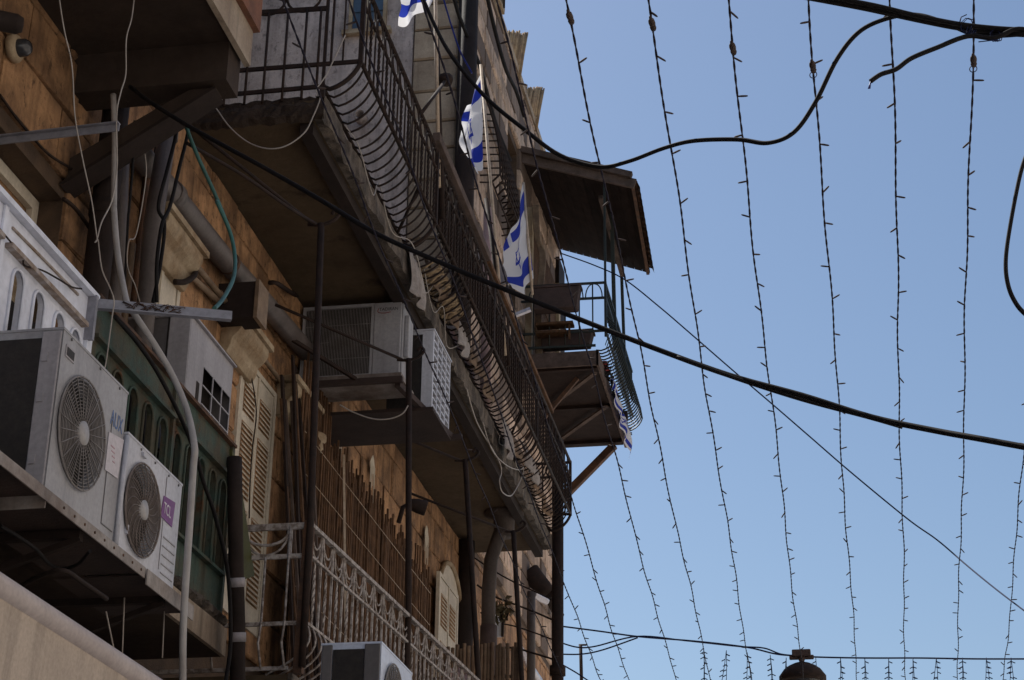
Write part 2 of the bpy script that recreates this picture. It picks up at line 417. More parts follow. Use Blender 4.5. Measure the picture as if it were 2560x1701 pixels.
# ================================================================== OLD BUILDING (wall of limestone blocks)
house = thing('old_stone_building', 'long old building of tan limestone blocks with balconies over the street', 'building', (W, 12, 0))
O1 = (7.0, 9.11, 4.6, 6.87)    # deep window recess behind the white enclosure
DOORS = [(11.0, 11.75, 4.5, 7.0), (14.55, 15.5, 4.45, 6.7)]
def wall_with_holes(x0, x1, y0, y1, z0, z1_, holes):
    mb = MB(); ys = sorted({y0, y1, *[h[0] for h in holes], *[h[1] for h in holes]}); zs = sorted({z0, z1_, *[h[2] for h in holes], *[h[3] for h in holes]})
    for a, b in zip(ys, ys[1:]):
        for c, e in zip(zs, zs[1:]):
            if not any(h[0] <= (a + b) / 2 <= h[1] and h[2] <= (c + e) / 2 <= h[3] for h in holes): mb.box(x0, x1, a, b, c, e)
    return mb
part('wall', wall_with_holes(W - .4, W, -6, YC, 0, 8.6, [O1]), M_MORTAR, house)
part('shade_panel', MB().box(W + .002, W + .03, -6, 10.95, .2, 4.41), M_DARK, house)  # dark sheet standing in for the deep shade below the slabs
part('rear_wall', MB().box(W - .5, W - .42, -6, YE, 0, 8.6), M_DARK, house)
part('added_shade_storey', wall_with_holes(W - 7, W - 3.1, -6, YE - .02, 8.61, 16.6, []), M_CONC, house)  # unseen storey, added and sized to shade the long balcony rails
part('lower_roof', MB().box(W - 6, W - .4, -6, YE, 8.3, 8.6), M_CONC, house)
part('upper_wall', MB().box(W - .4, W, -6, 9.2, 8.6, 13), M_PLAST, house)

def block_mesh(seed, m, jag=.045):
    rnd = random.Random(seed); mb = MB()
    n = 3; g = lambda: rnd.uniform(-jag, jag)
    fr = [V(.5 + g() * .3, -.5 + .03 + g() * .4, -.5 + .05 + g()), V(.5 + g() * .3, .5 - .03 + g() * .4, -.5 + .05 + g()), V(.5 + g() * .3, .5 - .03 + g() * .4, .5 - .05 + g()), V(.5 + g() * .3, -.5 + .03 + g() * .4, .5 - .05 + g())]
    bk = [V(-.5, -.5, -.5), V(-.5, .5, -.5), V(-.5, .5, .5), V(-.5, -.5, .5)]
    mid = [V(.15, p.y * .995, p.z * .99) for p in bk]
    mb.add(bk + mid + fr, [(8, 9, 10, 11), (4, 5, 9, 8), (5, 6, 10, 9), (6, 7, 11, 10), (7, 4, 8, 11), (0, 1, 5, 4), (1, 2, 6, 5), (2, 3, 7, 6), (3, 0, 4, 7)])
    me = mb.mesh('stone_block'); me.materials.append(m); return me
bl = [block_mesh(i, M_BLOCK) for i in range(4)]
def courses(parent, meshes, x, y0, y1, z0, z1_, h, wmin, wmax, thick, holes=(), name='stone_block', gap=.013, jit=.012):
    z = z0; n = 0
    while z < z1_ - .05:
        hh = min(h * random.uniform(.92, 1.08), z1_ - z); y = y0 - random.uniform(0, wmax * .6)
        while y < y1:
            w = random.uniform(wmin, wmax); a, b = max(y, y0), min(y + w, y1); y += w
            segs = [(a, b)]
            for (h0, h1, hz0, hz1) in holes:
                if z + hh * .5 > hz0 and z + hh * .5 < hz1:
                    segs = [s for (p, q) in segs for s in ((p, min(q, h0)), (max(p, h1), q)) if s[1] - s[0] > .06]
            for p, q in segs:
                if q - p < .06: continue
                t = thick * random.uniform(.75, 1.25)
                inst(name, random.choice(meshes), parent, (x + t / 2, (p + q) / 2, z + hh / 2), (t, q - p - gap, hh - gap)); n += 1
        z += hh
    return n
nb = courses(house, bl, W, 7.6, 20.9, 5.0, 8.42, .40, .55, .95, .035, [O1])
nb2 = courses(house, bl, W, 20.9, YC - .02, 5.6, 8.5, .48, .7, 1.1, .035)
print('blocks', nb, nb2)
# recessed window behind the white enclosure
part('window_lining', MB().box(W - .21, W - .195, O1[0], O1[1], O1[2], O1[3]), M_PLAST, house)
wn = thing('louvred_shutter', 'brown louvred shutter set deep in the recess above the white enclosure', 'shutter', (W - .3, 8.2, 5.2))
part('frame', MB().box(W - .19, W - .15, 9.02, 9.10, 4.7, 6.86).box(W - .19, W - .15, 8.45, 8.52, 4.7, 6.86).box(W - .19, W - .15, 7.2, 9.02, 6.78, 6.86), M_CREAM, wn)
sm = MB().obox((0, 0, 0), (.012, 0, .022), (0, .235, 0), (-.004, 0, .01)).mesh('slat'); sm.materials.append(M_CORN)
for k in range(22): 
    for yy in (8.77, 8.2): inst('slat', sm, wn, (W - .17, yy, 5.0 + k * .08))
# door panels beyond the grey cabinet
def hood(y0, y1, z, label):
    t = thing('window_hood', label, 'cornice', (W, (y0 + y1) / 2, z))
    prof = [(0, -.12), (.06, -.12), (.09, -.06), (.10, 0), (.15, .05), (.18, .10), (.18, .16), (0, .16)]
    part('moulding', MB().prism([V(W + .03 + a, y0, z + b) for a, b in prof], (0, y1 - y0, 0)), M_CORN, t, bevel=.006)
    part('ledge', MB().box(W + .03, W + .235, y0 - .05, y1 + .05, z + .163, z + .21), M_CORN, t)
    return t
hood(10.3, 11.0, 7.25, 'cream moulded hood above the door half hidden by grey drain pipes')
hood(11.95, 12.6, 7.2, 'cream moulded hood between the grey cabinet and the tall shutter')
t3_ = hood(13.38, 14.1, 7.25, 'cream moulded hood with scroll end at the right of the tall shutter')
part('scroll', MB().lathe([(.0, -.01), (.10, -.01), (.13, .04), (.12, .09), (.15, .12), (.15, .16), (0, .16)], V(W + .12, 14.12, 7.05)), M_CORN, t3_)
def shutter(name, y0, y1, z0, z1_, label, cat, panels, x=W + .045, cols=2, m=M_CREAM):
    t = thing(name, label, cat, (x, (y0 + y1) / 2, z0))
    wd = y1 - y0
    part('frame', MB().box(x - .03, x + .012, y0 - .05, y0 - .006, z0, z1_ + .05).box(x - .03, x + .012, y1 + .006, y1 + .06, z0, z1_ + .05).box(x - .03, x + .012, y0 - .006, y1 + .006, z1_ + .006, z1_ + .05), m, t)
    part('leaf', MB().box(x - .02, x + .004, y0, y1, z0, z1_), m, t, bevel=.004)
    lw = wd / cols
    lm = MB().obox((0, 0, 0), (.010, 0, -.012), (0, lw * .33, 0), (.003, 0, .004)).mesh('slat'); lm.materials.append(m)
    gm = MB().box(-.001, .003, -lw * .34, lw * .34, -.5, .5).mesh('slot'); gm.materials.append(M_PLAST)
    for c in range(cols):
        yc = y0 + lw * (c + .5)
        for (pa, pb) in panels:
            za, zb = z0 + (z1_ - z0) * pa, z0 + (z1_ - z0) * pb
            inst('louvre_recess', gm, t, (x + .006, yc, (za + zb) / 2), (1, 1, zb - za))
            nsl = max(3, int((zb - za) / .042))
            for k in range(nsl): inst('slat', lm, t, (x + .014, yc, za + (k + .5) * (zb - za) / nsl))
    if cols == 2: part('meeting_stile', MB().box(x + .005, x + .016, (y0 + y1) / 2 - .02, (y0 + y1) / 2 + .02, z0, z1_), m, t)
    return t
shutter('window_shutter', 12.47, 13.28, 5.2, 7.24, 'tall cream louvred shutter pair beside the green enclosure', 'shutter', [(.80, .925), (.47, .76), (.10, .43)])
shutter('window_shutter', 10.35, 10.95, 5.4, 7.15, 'cream panelled shutter behind the drain pipes above the grey cabinet', 'shutter', [(.55, .8)])
shutter('window_shutter', 19.42, 20.36, 6.05, 7.5, 'small cream louvred shutter beside the arched niche, above the bamboo', 'shutter', [(.62, .88), (.20, .50)], x=W + .13)
arch = [V(W + .036, 19.95 + .62 * math.cos(a), 7.4 + .5 * math.sin(a)) for a in [PI * i / 14 for i in range(15)]]
na = thing('arched_window', 'pale arched window head behind the small cream shutter', 'window', (W + .04, 20.2, 7))
part('arch_panel', MB().prism([p + V(0, .35, 0) for p in arch] + [V(W + .036, 19.68, 6.3), V(W + .036, 20.92, 6.3)], (.02, 0, 0)), M_CREAM, na)
part('arch_frame', MB().tube([p + V(.03, .35, 0) for p in arch], .03, 6), M_CORN, na)

# ================================================================== TALLER STONE BUILDING
far = thing('tall_stone_building', 'taller building of weathered ashlar stone rising beyond the long balcony', 'building', (W, 24, 8.5))
FH = [(23.75, 24.75, 13.2, 16.1)]
part('wall', wall_with_holes(W - .4, W, YE, YC, 8.6, 17.45, FH), M_MORTAR, far)
part('end_wall', MB().box(-12, W - .66, YE, YE + .4, 8.6, 17.2), M_CONC, far)
part('roof_slab', MB().box(-12, W - .38, YE + .4, YC, 17.0, 17.2), M_CONC, far)
part('far_wall', MB().box(-12, W - .4, YC - .3, YC, 8.6, 17.4), M_STONE, far)
part('coping', MB().box(W - .42, W + .07, YE - .02, YC + .05, 17.452, 17.58), M_QUOIN, far)
part('window_recess', MB().box(W - .43, W - .402, 23.75, 24.75, 13.2, 16.1), M_DARK, far)
sb = [block_mesh(20 + i, M_STONE, .05) for i in range(4)]
nf = courses(far, sb, W, YE + .05, YC - .02, 8.62, 17.4, .36, .42, .85, .05, FH, gap=.028)
print('far blocks', nf)
qm = [block_mesh(40 + i, M_QUOIN, .02) for i in range(3)]
z = 8.62; k = 0
while z < 17.0:      # quoin pilaster on the end wall
    hh = random.uniform(.40, .52)
    inst('quoin', qm[k % 3], far, (W - .33, YE - .012, z + hh / 2), (.07, .62 + (.0), hh - .015), (0, 0, -PI / 2)); z += hh; k += 1
part('pilaster_core', MB().box(W - .66, W - .42, YE + .03, YE + .4, 8.6, 17.2), M_MORTAR, far)
# blue window in the end wall
bwn = thing('blue_window', 'narrow blue framed window high in the grey end wall', 'window', (-6.0, YE, 16))
wa, wb, wt = B(z2(970, 212), YE - .02), B(z2(1215, 205), YE - .02), 18.2
part('frame', MB().box(wa.x, wa.x + .05, YE - .05, YE - .005, wa.z, 17.15).box(wb.x - .05, wb.x, YE - .05, YE - .005, wa.z, 17.15).box((wa.x + wb.x) / 2 - .03, (wa.x + wb.x) / 2 + .03, YE - .048, YE - .005, wa.z, 17.15), M_CORN, bwn)
part('pane', MB().box(wa.x + .052, (wa.x + wb.x) / 2 - .032, YE - .03, YE - .004, wa.z + .02, 17.15), M_BLUEW, bwn)
part('pane', MB().box((wa.x + wb.x) / 2 + .032, wb.x - .052, YE - .03, YE - .004, wa.z + .02, 17.15), M_BLUEW, bwn)
part('sill', MB().box(wa.x - .08, wb.x + .08, YE - .10, YE - .004, wa.z - .07, wa.z - .003), M_CORN, bwn)
for i in range(3): part('glazing_bar', MB().box(wa.x + .052, wb.x - .052, YE - .055, YE - .031, wa.z + .30 + i * .28, wa.z + .325 + i * .28), M_BLUEW, bwn)
solo('vent_pipe', MB().lathe([(.0, .02), (.05, .02), (.06, .0), (.085, 0), (.085, .16), (.06, .16), (.06, .02)], B(z2(1060, 785), YE - .14), (0, -1, 0), 14), M_CONC, 'short round vent pipe sticking out of the grey end wall', 'vent')
# downpipes at the corner
solo('downpipe', MB().tube([V(W + .13, YE - .1, 8.7), V(W + .13, YE - .1, 18)], .135, 12).tube([V(W + .13, YE - .1, 12.4), V(W + .13, YE - .1, 12.6)], .15, 12), M_PVCD, 'thick dark downpipe on the corner where the ashlar building starts', 'pipe')
solo('corner_post', MB().tube([V(-3.35, 21.66, 0), V(-3.35, 21.66, 9.95)], .075, 10).tube([V(-3.35, 21.66, 6.3), V(-3.35, 21.66, 6.42)], .10, 10).tube([V(-3.35, 21.66, 6.85), V(-3.35, 21.66, 6.97)], .10, 10), M_IRON, 'dark iron post carrying the far end of the long balcony', 'post')
# top window of ashlar facade
tw = thing('barred_window', 'blue grey barred window at the top edge of the ashlar facade', 'window', (W, 22.8, 17.5))
part('frame', MB().box(W, W + .1, 22.2, 23.0, 17.60, 17.66).box(W, W + .1, 22.95, 23.02, 17.662, 19.5).box(W, W + .1, 22.2, 22.27, 17.662, 19.5), M_CORN, tw)
part('pane', MB().box(W + .02, W + .05, 22.272, 22.948, 17.664, 19.5), M_BLUEW, tw)
for i in range(3): part('bar', MB().tube([V(W + .12, 22.35 + i * .25, 17.62), V(W + .12, 22.35 + i * .25, 19.5)], .015, 5), M_IRON, tw)
# window cage (belly grille)
cg = thing('window_cage', 'dark iron belly grille over the window of the ashlar facade', 'grille', (W, 22.6, 13.7))
def cagept(y, t):   # t 0 top .. 1 bottom, belly outward
    z_ = 15.4 - 1.55 * t
    return V(W + .06 + .28 * math.sin(min(1, t * 1.15) * PI * .5) - (.28 if t > .93 else 0) * (t - .93) / .07 * .4, y, z_)
for i in range(9):
    y = 21.6 + i * .2
    part('vertical_bar', MB().tube([cagept(y, j / 14) for j in range(15)], .016, 5), M_IRON, cg)
for j in range(4, 15, 1):
    part('cross_bar', MB().tube([V(W + .02, 21.58, cagept(0, j / 14).z), cagept(21.62, j / 14), cagept(23.2, j / 14), V(W + .02, 23.24, cagept(0, j / 14).z)], .013, 5), M_IRON, cg)
# roof reed screens
def reed_screen(y0, y1, z0, z1_, x0, x1, label):
    t = thing('roof_reed_screen', label, 'reed screen', (x0, y0, z0), 'reed screens on the roof edge')
    me = MB().tube([V(0, 0, 0), V(0, 0, .5), V(.01, 0, 1)], .016, 5).mesh('reed'); me.materials.append(M_ROOFREED)
    N = 34
    for i in range(N):
        f = i / (N - 1)
        inst('reed', me, t, (x0 + (x1 - x0) * f, y0 + (y1 - y0) * f, z0), (1, 1, (z1_ - z0) * random.uniform(.94, 1.03)), (random.uniform(-.02, .02), .13 * random.uniform(.9, 1.1), 0))
    part('binding_rail', MB().tube([V(x0 + .02, y0, z0 + .25), V(x1 + .02, y1, z0 + .25)], .02, 5), M_STICK, t)
reed_screen(24.35, 24.5, 17.35, 18.25, W - .35, W + .08, 'nearer bundle of reed screen standing up from the roof edge')
reed_screen(26.0, 26.15, 17.35, 18.2, W - .35, W + .08, 'farther bundle of reed screen on the roof edge by the canopy')

# ================================================================== NEAR UPPER BALCONY (top left)
NB = thing('upper_balcony', 'dark concrete balcony overhanging the top left corner with downstand beam', 'balcony', (-4, 8, 7.84))
part('slab', MB().box(W, -3.44, 4.0, 9.2, 7.84, 7.98), M_SHADE, NB)
part('beam', MB().box(W + .02, -3.46, 8.98, 9.2, 7.56, 7.838), M_SHADE, NB)
part('fascia', MB().box(-3.438, -3.40, 4.0, 9.22, 7.80, 8.06), M_FASCIA2, NB)
part('upper_fascia', MB().box(-3.46, -3.36, 4.0, 9.24, 8.063, 9.2), M_BRICK, NB)
part('end_return', MB().box(W, -3.465, 9.202, 9.24, 7.9, 9.2), M_CONC, NB)
part('bracket', MB().prism([V(W + .02, 9.05, 6.95), V(W + .02, 9.05, 7.12), V(-3.72, 9.05, 7.555), V(-3.55, 9.05, 7.555)], (0, .12, 0)), M_SHADE, NB)
part('bracket_flange', MB().obox((-4.02, 9.11, 7.235), (.47, 0, .305), (0, .09, 0), (-.006, 0, .009)), M_PVCD, NB)
# ================================================================== LONG BALCONY
LB = thing('long_balcony', 'long concrete balcony with bellied iron railing running down the street', 'balcony', (-4, 15, SZ))
Y0, Y1 = 10.92, 21.55
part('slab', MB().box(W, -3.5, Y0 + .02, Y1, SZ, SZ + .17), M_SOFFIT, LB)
random.seed(5)
def fas(u, v):
    y = Y0 + (Y1 - Y0) * u
    n1 = math.sin(y * 9.1) * .5 + math.sin(y * 23.3 + 1) * .3 + random.uniform(-.5, .5)
    x = [-3.502, -3.43, -3.42, -3.42, -3.502][round(v * 4)]
    zz = [SZ - .005, SZ - .005, SZ + .03, SZ + .19, SZ + .19][round(v * 4)]
    e = .016 if 0 < round(v * 4) < 4 else 0
    return V(x + n1 * e, y, zz + (n1 * e * 1.2 if round(v * 4) in (1, 2) else 0))
part('fascia', MB().grid(fas, 150, 4, False), M_FASCIA, LB)
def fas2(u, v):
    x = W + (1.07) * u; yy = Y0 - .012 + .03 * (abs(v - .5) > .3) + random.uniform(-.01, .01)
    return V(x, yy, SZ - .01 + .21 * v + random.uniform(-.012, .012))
part('end_fascia', MB().grid(fas2, 26, 5, False), M_SHADEP, LB)
part('edge_beam', MB().box(-3.62, -3.52, Y0 + .05, Y1 - .02, SZ - .10, SZ - .003), M_PVCD, LB)
railing = LB
# rails
ZB, ZL, ZM, ZT = SZ + .27, SZ + .46, SZ + .97, SZ + 1.16
for (x, zz, r, nm) in ((-3.45, ZB, .016, 'bottom_rail'), (RX, ZL, .018, 'belly_rail'), (RX, ZM, .014, 'middle_rail'), (RX, ZT, .02, 'top_rail')):
    part(nm, MB().tube([V(x, Y0, zz), V(x, Y1, zz)], r, 6), M_IRON, LB)
bal = MB().tube([V(0, 0, 0), V(0, 0, ZT - ZL)], .0085, 5).mesh('baluster'); bal.materials.append(M_IRON)
# twisted baluster
tw_ = MB()
nseg = 26; vs_ = []; fs_ = []
for i in range(nseg + 1):
    a = i / nseg * PI * 5
    for kq in range(4): vs_.append(V(.013 * math.cos(a + kq * PI / 2), .013 * math.sin(a + kq * PI / 2), (ZM - ZL) * i / nseg))
for i in range(nseg):
    for kq in range(4): fs_.append((i * 4 + kq, i * 4 + (kq + 1) % 4, i * 4 + 4 + (kq + 1) % 4, i * 4 + 4 + kq))
tw_.add(vs_, fs_); twm = tw_.mesh('twisted_baluster'); twm.materials.append(M_IRON)
hoop_pts = [V(-3.45, 0, ZB)] + [V(-3.45 + .28 * math.sin(a), 0, ZL - (ZL - ZB + .035) * math.cos(a) ** 1.4) for a in [PI / 2 * i / 8 for i in range(1, 9)]]
hpm = MB().tube([p - V(-3.45, 0, ZB) for p in hoop_pts], .0095, 5).mesh('hoop'); hpm.materials.append(M_IRON)
rgm = MB().torus((0, 0, 0), (1, 0, 0), .085, .008, 12, 4).mesh('ring'); rgm.materials.append(M_IRON)
ny = int((Y1 - Y0) / .125)
for i in range(1, ny):
    y = Y0 + i * .125
    inst('hoop', hpm, LB, (-3.45, y + random.uniform(-.012, .012), ZB), (random.uniform(.93, 1.03), 1, random.uniform(.96, 1.02)), (0, 0, random.uniform(-.06, .06)))
    if i % 2: inst('baluster', bal, LB, (RX, y, ZL))
    else:
        inst('baluster', twm, LB, (RX, y, ZL))
    if i % 2 == 0 and y < 17.5: inst('ring', rgm, LB, (RX, y, (ZM + ZT) / 2))
for y in (Y0, 13.5, 16.2, 18.9, Y1):
    part('post', MB().bar(V(-3.45, y, SZ + .17), V(-3.45, y, ZB + .02), .035).tube([p + V(0, y, 0) for p in hoop_pts], .018, 6).bar(V(RX, y, ZL - .02), V(RX, y, ZT + .02), .034), M_IRON, LB)
for i, f in enumerate((13.0, 15.6)):
    pass
# end railing, facing up the street
XE0, XE1 = W + .02, RX
ex = lambda f: XE0 + (XE1 - XE0) * f
part('end_bottom_rail', MB().bar(V(XE0, Y0, ZB), V(-3.45, Y0, ZB), .02, .03), M_IRON, LB)
part('end_belly_rail', MB().bar(V(XE0, Y0, ZL + .02), V(RX, Y0, ZL), .02, .03), M_IRON, LB)
part('end_middle_rail', MB().bar(V(XE0, Y0, ZM + .03), V(-3.44, Y0, ZM - .01), .02, .035), M_IRON, LB)
part('end_top_rail', MB().bar(V(XE0, Y0, ZT + .03), V(RX, Y0, ZT), .03, .03), M_IRON, LB)
part('end_post', MB().bar(V(-3.45, Y0, ZB - .1), V(-3.45, Y0, ZT), .022).bar(V(-3.40, Y0, ZL), V(-3.40, Y0, ZT), .016), M_IRON, LB)
for xx in (-4.35, -4.21, -4.05, -3.91, -3.76, -3.61, -3.50):
    part('end_baluster', MB().tube([V(xx, Y0 - .004, SZ + .17 if xx < -3.6 else ZB), V(xx, Y0 - .004, ZM)], .011, 5), M_IRON, LB)
part('end_baluster', MB().tube([V(-3.31, Y0, ZL), V(-3.31, Y0, ZT)], .008, 5), M_IRON, LB)
for xx in (-4.2, -3.92, -3.64):
    part('end_ring', MB().torus((xx, Y0, (ZM + ZT) / 2 + .02), (0, 1, 0), .135, .011, 18, 5), M_IRON, LB)
part('far_end_rail', MB().bar(V(W + .02, Y1, ZL), V(RX, Y1, ZL), .02, .03).bar(V(W + .02, Y1, ZT), V(RX, Y1, ZT), .03, .03).bar(V(W + .02, Y1, ZM), V(RX, Y1, ZM), .02, .03).bar(V(W + .02, Y1, ZB), V(-3.45, Y1, ZB), .02, .03), M_IRON, LB)
for i in range(9): part('far_end_baluster', MB().tube([V(-4.4 + i * .145, Y1 + .004, ZB if i < 7 else ZL), V(-4.4 + i * .145, Y1 + .004, ZT)], .011, 5), M_IRON, LB)
for i in range(3): part('far_end_ring', MB().torus((-4.0 + i * .3, Y1, (ZM + ZT) / 2), (0, 1, 0), .09, .01, 14, 5), M_IRON, LB)
# stays under the railing
for (ya, yb) in ((13.2, 12.9), (18.4, 18.0)):
    part('stay', MB().tube([V(-3.43, ya, ZB - .06), V(RX, yb, ZL + .05)], .014, 5), M_IRON, LB)

# boards and laths that screen the middle of the long balcony railing
PS = thing('lath_screen', 'dark brown lath screen tied inside the railing of the long balcony', 'screen', (RX, 16, ZL))
lm = MB().box(-.006, .006, -.018, .018, 0, ZM - ZL + .12).mesh('lath'); lm.materials.append(M_DWOOD)
yy = 13.75
while yy < 18.0:
    inst('lath', lm, PS, (RX - .03, yy, ZL + .01), (1, 1, random.uniform(.95, 1.04)), (random.uniform(-.02, .02), 0, 0)); yy += .042
hb = thing('rail_board', 'grey brown plank lying along the top rail of the long balcony', 'plank', (RX, 15, ZT + .03), 'planks on the balcony top rail')
part('plank', MB().bar(V(RX + .02, 13.35, ZT + .07), V(RX + .02, 15.75, ZT + .07), .07, .09), M_PLANK, hb, bevel=.008)
hb2 = thing('rail_board', 'thin brown wooden plank farther along the top rail of the long balcony', 'plank', (RX, 17.5, ZT + .03), 'planks on the balcony top rail')
part('plank', MB().bar(V(RX + .02, 15.8, ZT + .05), V(RX + .02, 19.9, ZT + .05), .05, .05), M_WOOD, hb2, bevel=.006)

# things stored behind the hoops
def cloth(name, y0, y1, z0, z1_, x, label, m=M_CLOTH, bulge=.05, cat='cloth'):
    ph = random.uniform(0, 6)
    def fn(u, v):
        y = y0 + (y1 - y0) * u
        zz = z1_ + (z0 - z1_) * v + .03 * math.sin(u * 9 + ph) * v
        return V(x + bulge * math.sin(v * 2.2) + .022 * math.sin(u * 17 + ph + v * 2) * (.3 + v), y + .03 * math.sin(v * 6 + ph), zz)
    o = solo(name, MB().grid(fn, 22, 12), m, label, cat)
    s = o.modifiers.new('solid', 'SOLIDIFY'); s.thickness = .004
    return o
cloth('cloth', 13.55, 13.95, SZ - .16, SZ + .25, -3.41, 'grey white rag hanging over the peeling balcony edge before the straw ropes')
cloth('cloth', 15.25, 15.7, SZ + .10, SZ + .42, -3.36, 'crumpled white cloth tucked in the hoops above the second air conditioner')
cloth('cloth', 17.7, 18.2, SZ - .05, SZ + .36, -3.36, 'white cloth drooping over the balcony edge beyond the rope bundles')
cloth('cloth', 19.0, 19.7, SZ + .22, SZ + .55, -3.40, 'grey striped cloth lying in the far hoops of the long balcony', bulge=.12)
def rope(y0, y1, label):
    mb = MB()
    for i in range(9):
        yy_ = y0 + (y1 - y0) * (i + .5) / 9
        pts = [V(-3.36 + .08 * math.cos(a) + random.uniform(-.01, .01), yy_ + .16 * math.sin(a) + random.uniform(-.03, .03), SZ + .34 + .09 * math.sin(a + .7) + random.uniform(-.015, .015)) for a in [2 * PI * j / 12 for j in range(13)]]
        mb.tube(pts, .012, 5)
    return solo('rope_coil', mb, M_ROPE, label, 'rope')
rope(14.1, 14.7, 'straw coloured rope coil behind the hoops beside the hanging rag')
rope(14.85, 15.25, 'thick straw rope coil just before the crumpled white cloth')
M_RAG = mat('brown_rag', (.24, .17, .12), (.13, .09, .065), rough=.9, scale=9, bump=.5)
for (ya, yb, za, zb_, lab, mm_) in ((14.2, 15.3, .26, .50, 'brown sacking stuffed in the hoops over the first air conditioner', M_RAG), (16.0, 17.3, .24, .52, 'tan sheet stuffed in the hoops beside the pale box', M_RAG), (18.2, 19.0, .24, .46, 'brown sacking in the far hoops before the striped cloth', M_RAG), (19.8, 21.2, .25, .50, 'orange brown cloth in the last hoops near the crate', M_BAMB)):
    cloth('cloth', ya, yb, SZ + za, SZ + zb_, -3.44, lab, mm_, .10)
random.seed(3)
for i, lab in enumerate(('loose pale wire snaking over the near hoops', 'loose pale wire along the fascia below the rope coils', 'loose pale wire hanging in the far hoops')):
    y0 = (11.4, 14.0, 17.6)[i]
    cable('loose_wire', [V(-3.40 + random.uniform(-.03, .06), y0 + k * .38, SZ + .16 + random.uniform(-.16, .24)) for k in range(9)], .005, M_WWIRE, lab, 'wire', n=4)
bx = thing('storage_box', 'pale pinkish box standing behind the far hoops of the long balcony', 'box', (-3.7, 16.6, SZ + .17))
part('body', MB().box(-3.95, -3.55, 16.1, 17.2, SZ + .172, SZ + .62), M_PINK, bx, bevel=.01)
part('lid', MB().box(-3.97, -3.53, 16.08, 17.22, SZ + .622, SZ + .66), M_CLOTH, bx, bevel=.006)
crt = thing('wooden_crate', 'orange brown wooden crate standing behind the last hoops of the balcony', 'crate', (-3.7, 20, SZ + .17))
for i in range(5): part('board', MB().box(-3.56, -3.53, 19.9, 21.0, SZ + .19 + i * .11, SZ + .28 + i * .11), M_BAMB, crt)
part('side', MB().box(-3.95, -3.562, 19.9, 19.93, SZ + .19, SZ + .72).box(-3.95, -3.562, 20.97, 21.0, SZ + .19, SZ + .72), M_BAMB, crt)

# ================================================================== TWO ENCLOSED BALCONIES
def arched_panel(y0, y1, z0, zs, z1_, holes, x, rad, thick=.03):
    """sheet z0..z1 with slots (centre y, half width rad): bottom zs0, arch crown at zs"""
    mb = MB()
    ys = [y0]
    zb, zt = zs
    for c in holes: ys += [c - rad, c + rad]
    ys.append(y1)
    for a, b in zip(ys[::2], ys[1::2]): 
        if b - a > .002: mb.box(x - thick, x, a, b, zb, zt)
    n = 8
    for c in holes:
        zc = zt - .02 - rad
        arc = [V(x, c + rad * math.cos(a), zc + rad * math.sin(a)) for a in [PI * i / n for i in range(n + 1)]]
        for i in range(n):
            p, q = arc[i], arc[i + 1]
            f0, f1 = i / n, (i + 1) / n
            tp, tq = V(x, p.y, zt), V(x, q.y, zt)
            mb.prism([p, q, tq, tp], (-thick, 0, 0))
    mb.box(x - thick, x, y0, y1, z0, zb - .0005); mb.box(x - thick, x, y0, y1, zt + .0005, z1_)
    return mb
def arch_trim(c, zb, zt, rad, x):
    zc = zt - .02 - rad
    pts = [V(x, c - rad, zb)] + [V(x, c - rad * math.cos(a), zc + rad * math.sin(a)) for a in [PI * i / 10 for i in range(11)]] + [V(x, c + rad, zb)]
    return MB().tube(pts, .009, 5)
EW = thing('white_enclosure', 'white metal enclosed balcony with a row of arched openings', 'enclosed balcony', (ENC, 7.5, 4.5))
wh = [6.70 + .25 * i for i in range(2)] + [7.415, 7.665, 7.92, 8.13]
part('panel', arched_panel(5.5, 8.24, 4.6, (4.85, 5.53), 5.75, [5.9, 6.2, 6.5, 6.8, 7.415, 7.665, 7.92, 8.13], ENC, .062), M_WHITE, EW)
for c in (6.8, 7.415, 7.665, 7.92, 8.13): part('arch_trim', arch_trim(c, 4.85, 5.53, .066, ENC + .006), M_WHITE, EW)
part('ledge', MB().bar(V(ENC + .02, 5.5, 5.565), V(ENC + .02, 7.16, 5.565), .04, .025).bar(V(ENC + .02, 7.24, 5.565), V(ENC + .02, 8.2, 5.565), .04, .025), M_RUSTW, EW)
part('top_ledge', MB().bar(V(ENC + .01, 5.5, 5.77), V(ENC + .01, 8.3, 5.77), .06, .03), M_WHITE, EW)
part('seam_strip', MB().box(ENC + .002, ENC + .014, 7.17, 7.21, 4.6, 5.75), M_WHITE, EW)
part('panel_bead', MB().bar(V(ENC + .004, 7.28, 5.68), V(ENC + .004, 8.1, 5.70), .012, .012), M_RUSTW, EW)
part('corner_post', MB().box(ENC - .05, ENC + .02, 8.244, 8.31, 4.6, 5.753), M_WHITE, EW)
part('floor_slab', MB().box(W + .03, ENC - .035, 5.5, 8.3, 4.42, 4.58), M_SHADE, EW)
part('inner_panel', MB().box(ENC - .36, ENC - .34, 5.5, 8.24, 4.6, 5.2), M_CABG, EW)
EG = thing('green_enclosure', 'green painted metal enclosed balcony with weathered arched openings', 'enclosed balcony', (ENC, 9.5, 4.5))
gh = [8.49 + .237 * i for i in range(9)]
gA, gB = gh[:5], [9.70, 9.925, 10.145, 10.365, 10.57]
gA = [8.49, 8.73, 8.97, 9.21, 9.45]
part('panel', arched_panel(8.32, 9.57, 4.66, (4.92, 5.54), 5.79, gA, ENC, .068), M_GREEN, EG)
part('panel', arched_panel(9.61, 10.66, 4.66, (4.92, 5.54), 5.79, gB, ENC, .062), M_GREEN, EG)
for c in gA: part('arch_trim', arch_trim(c, 4.92, 5.54, .074, ENC + .006), M_GREEN, EG)
for c in gB: part('arch_trim', arch_trim(c, 4.92, 5.54, .067, ENC + .006), M_GREEN, EG)
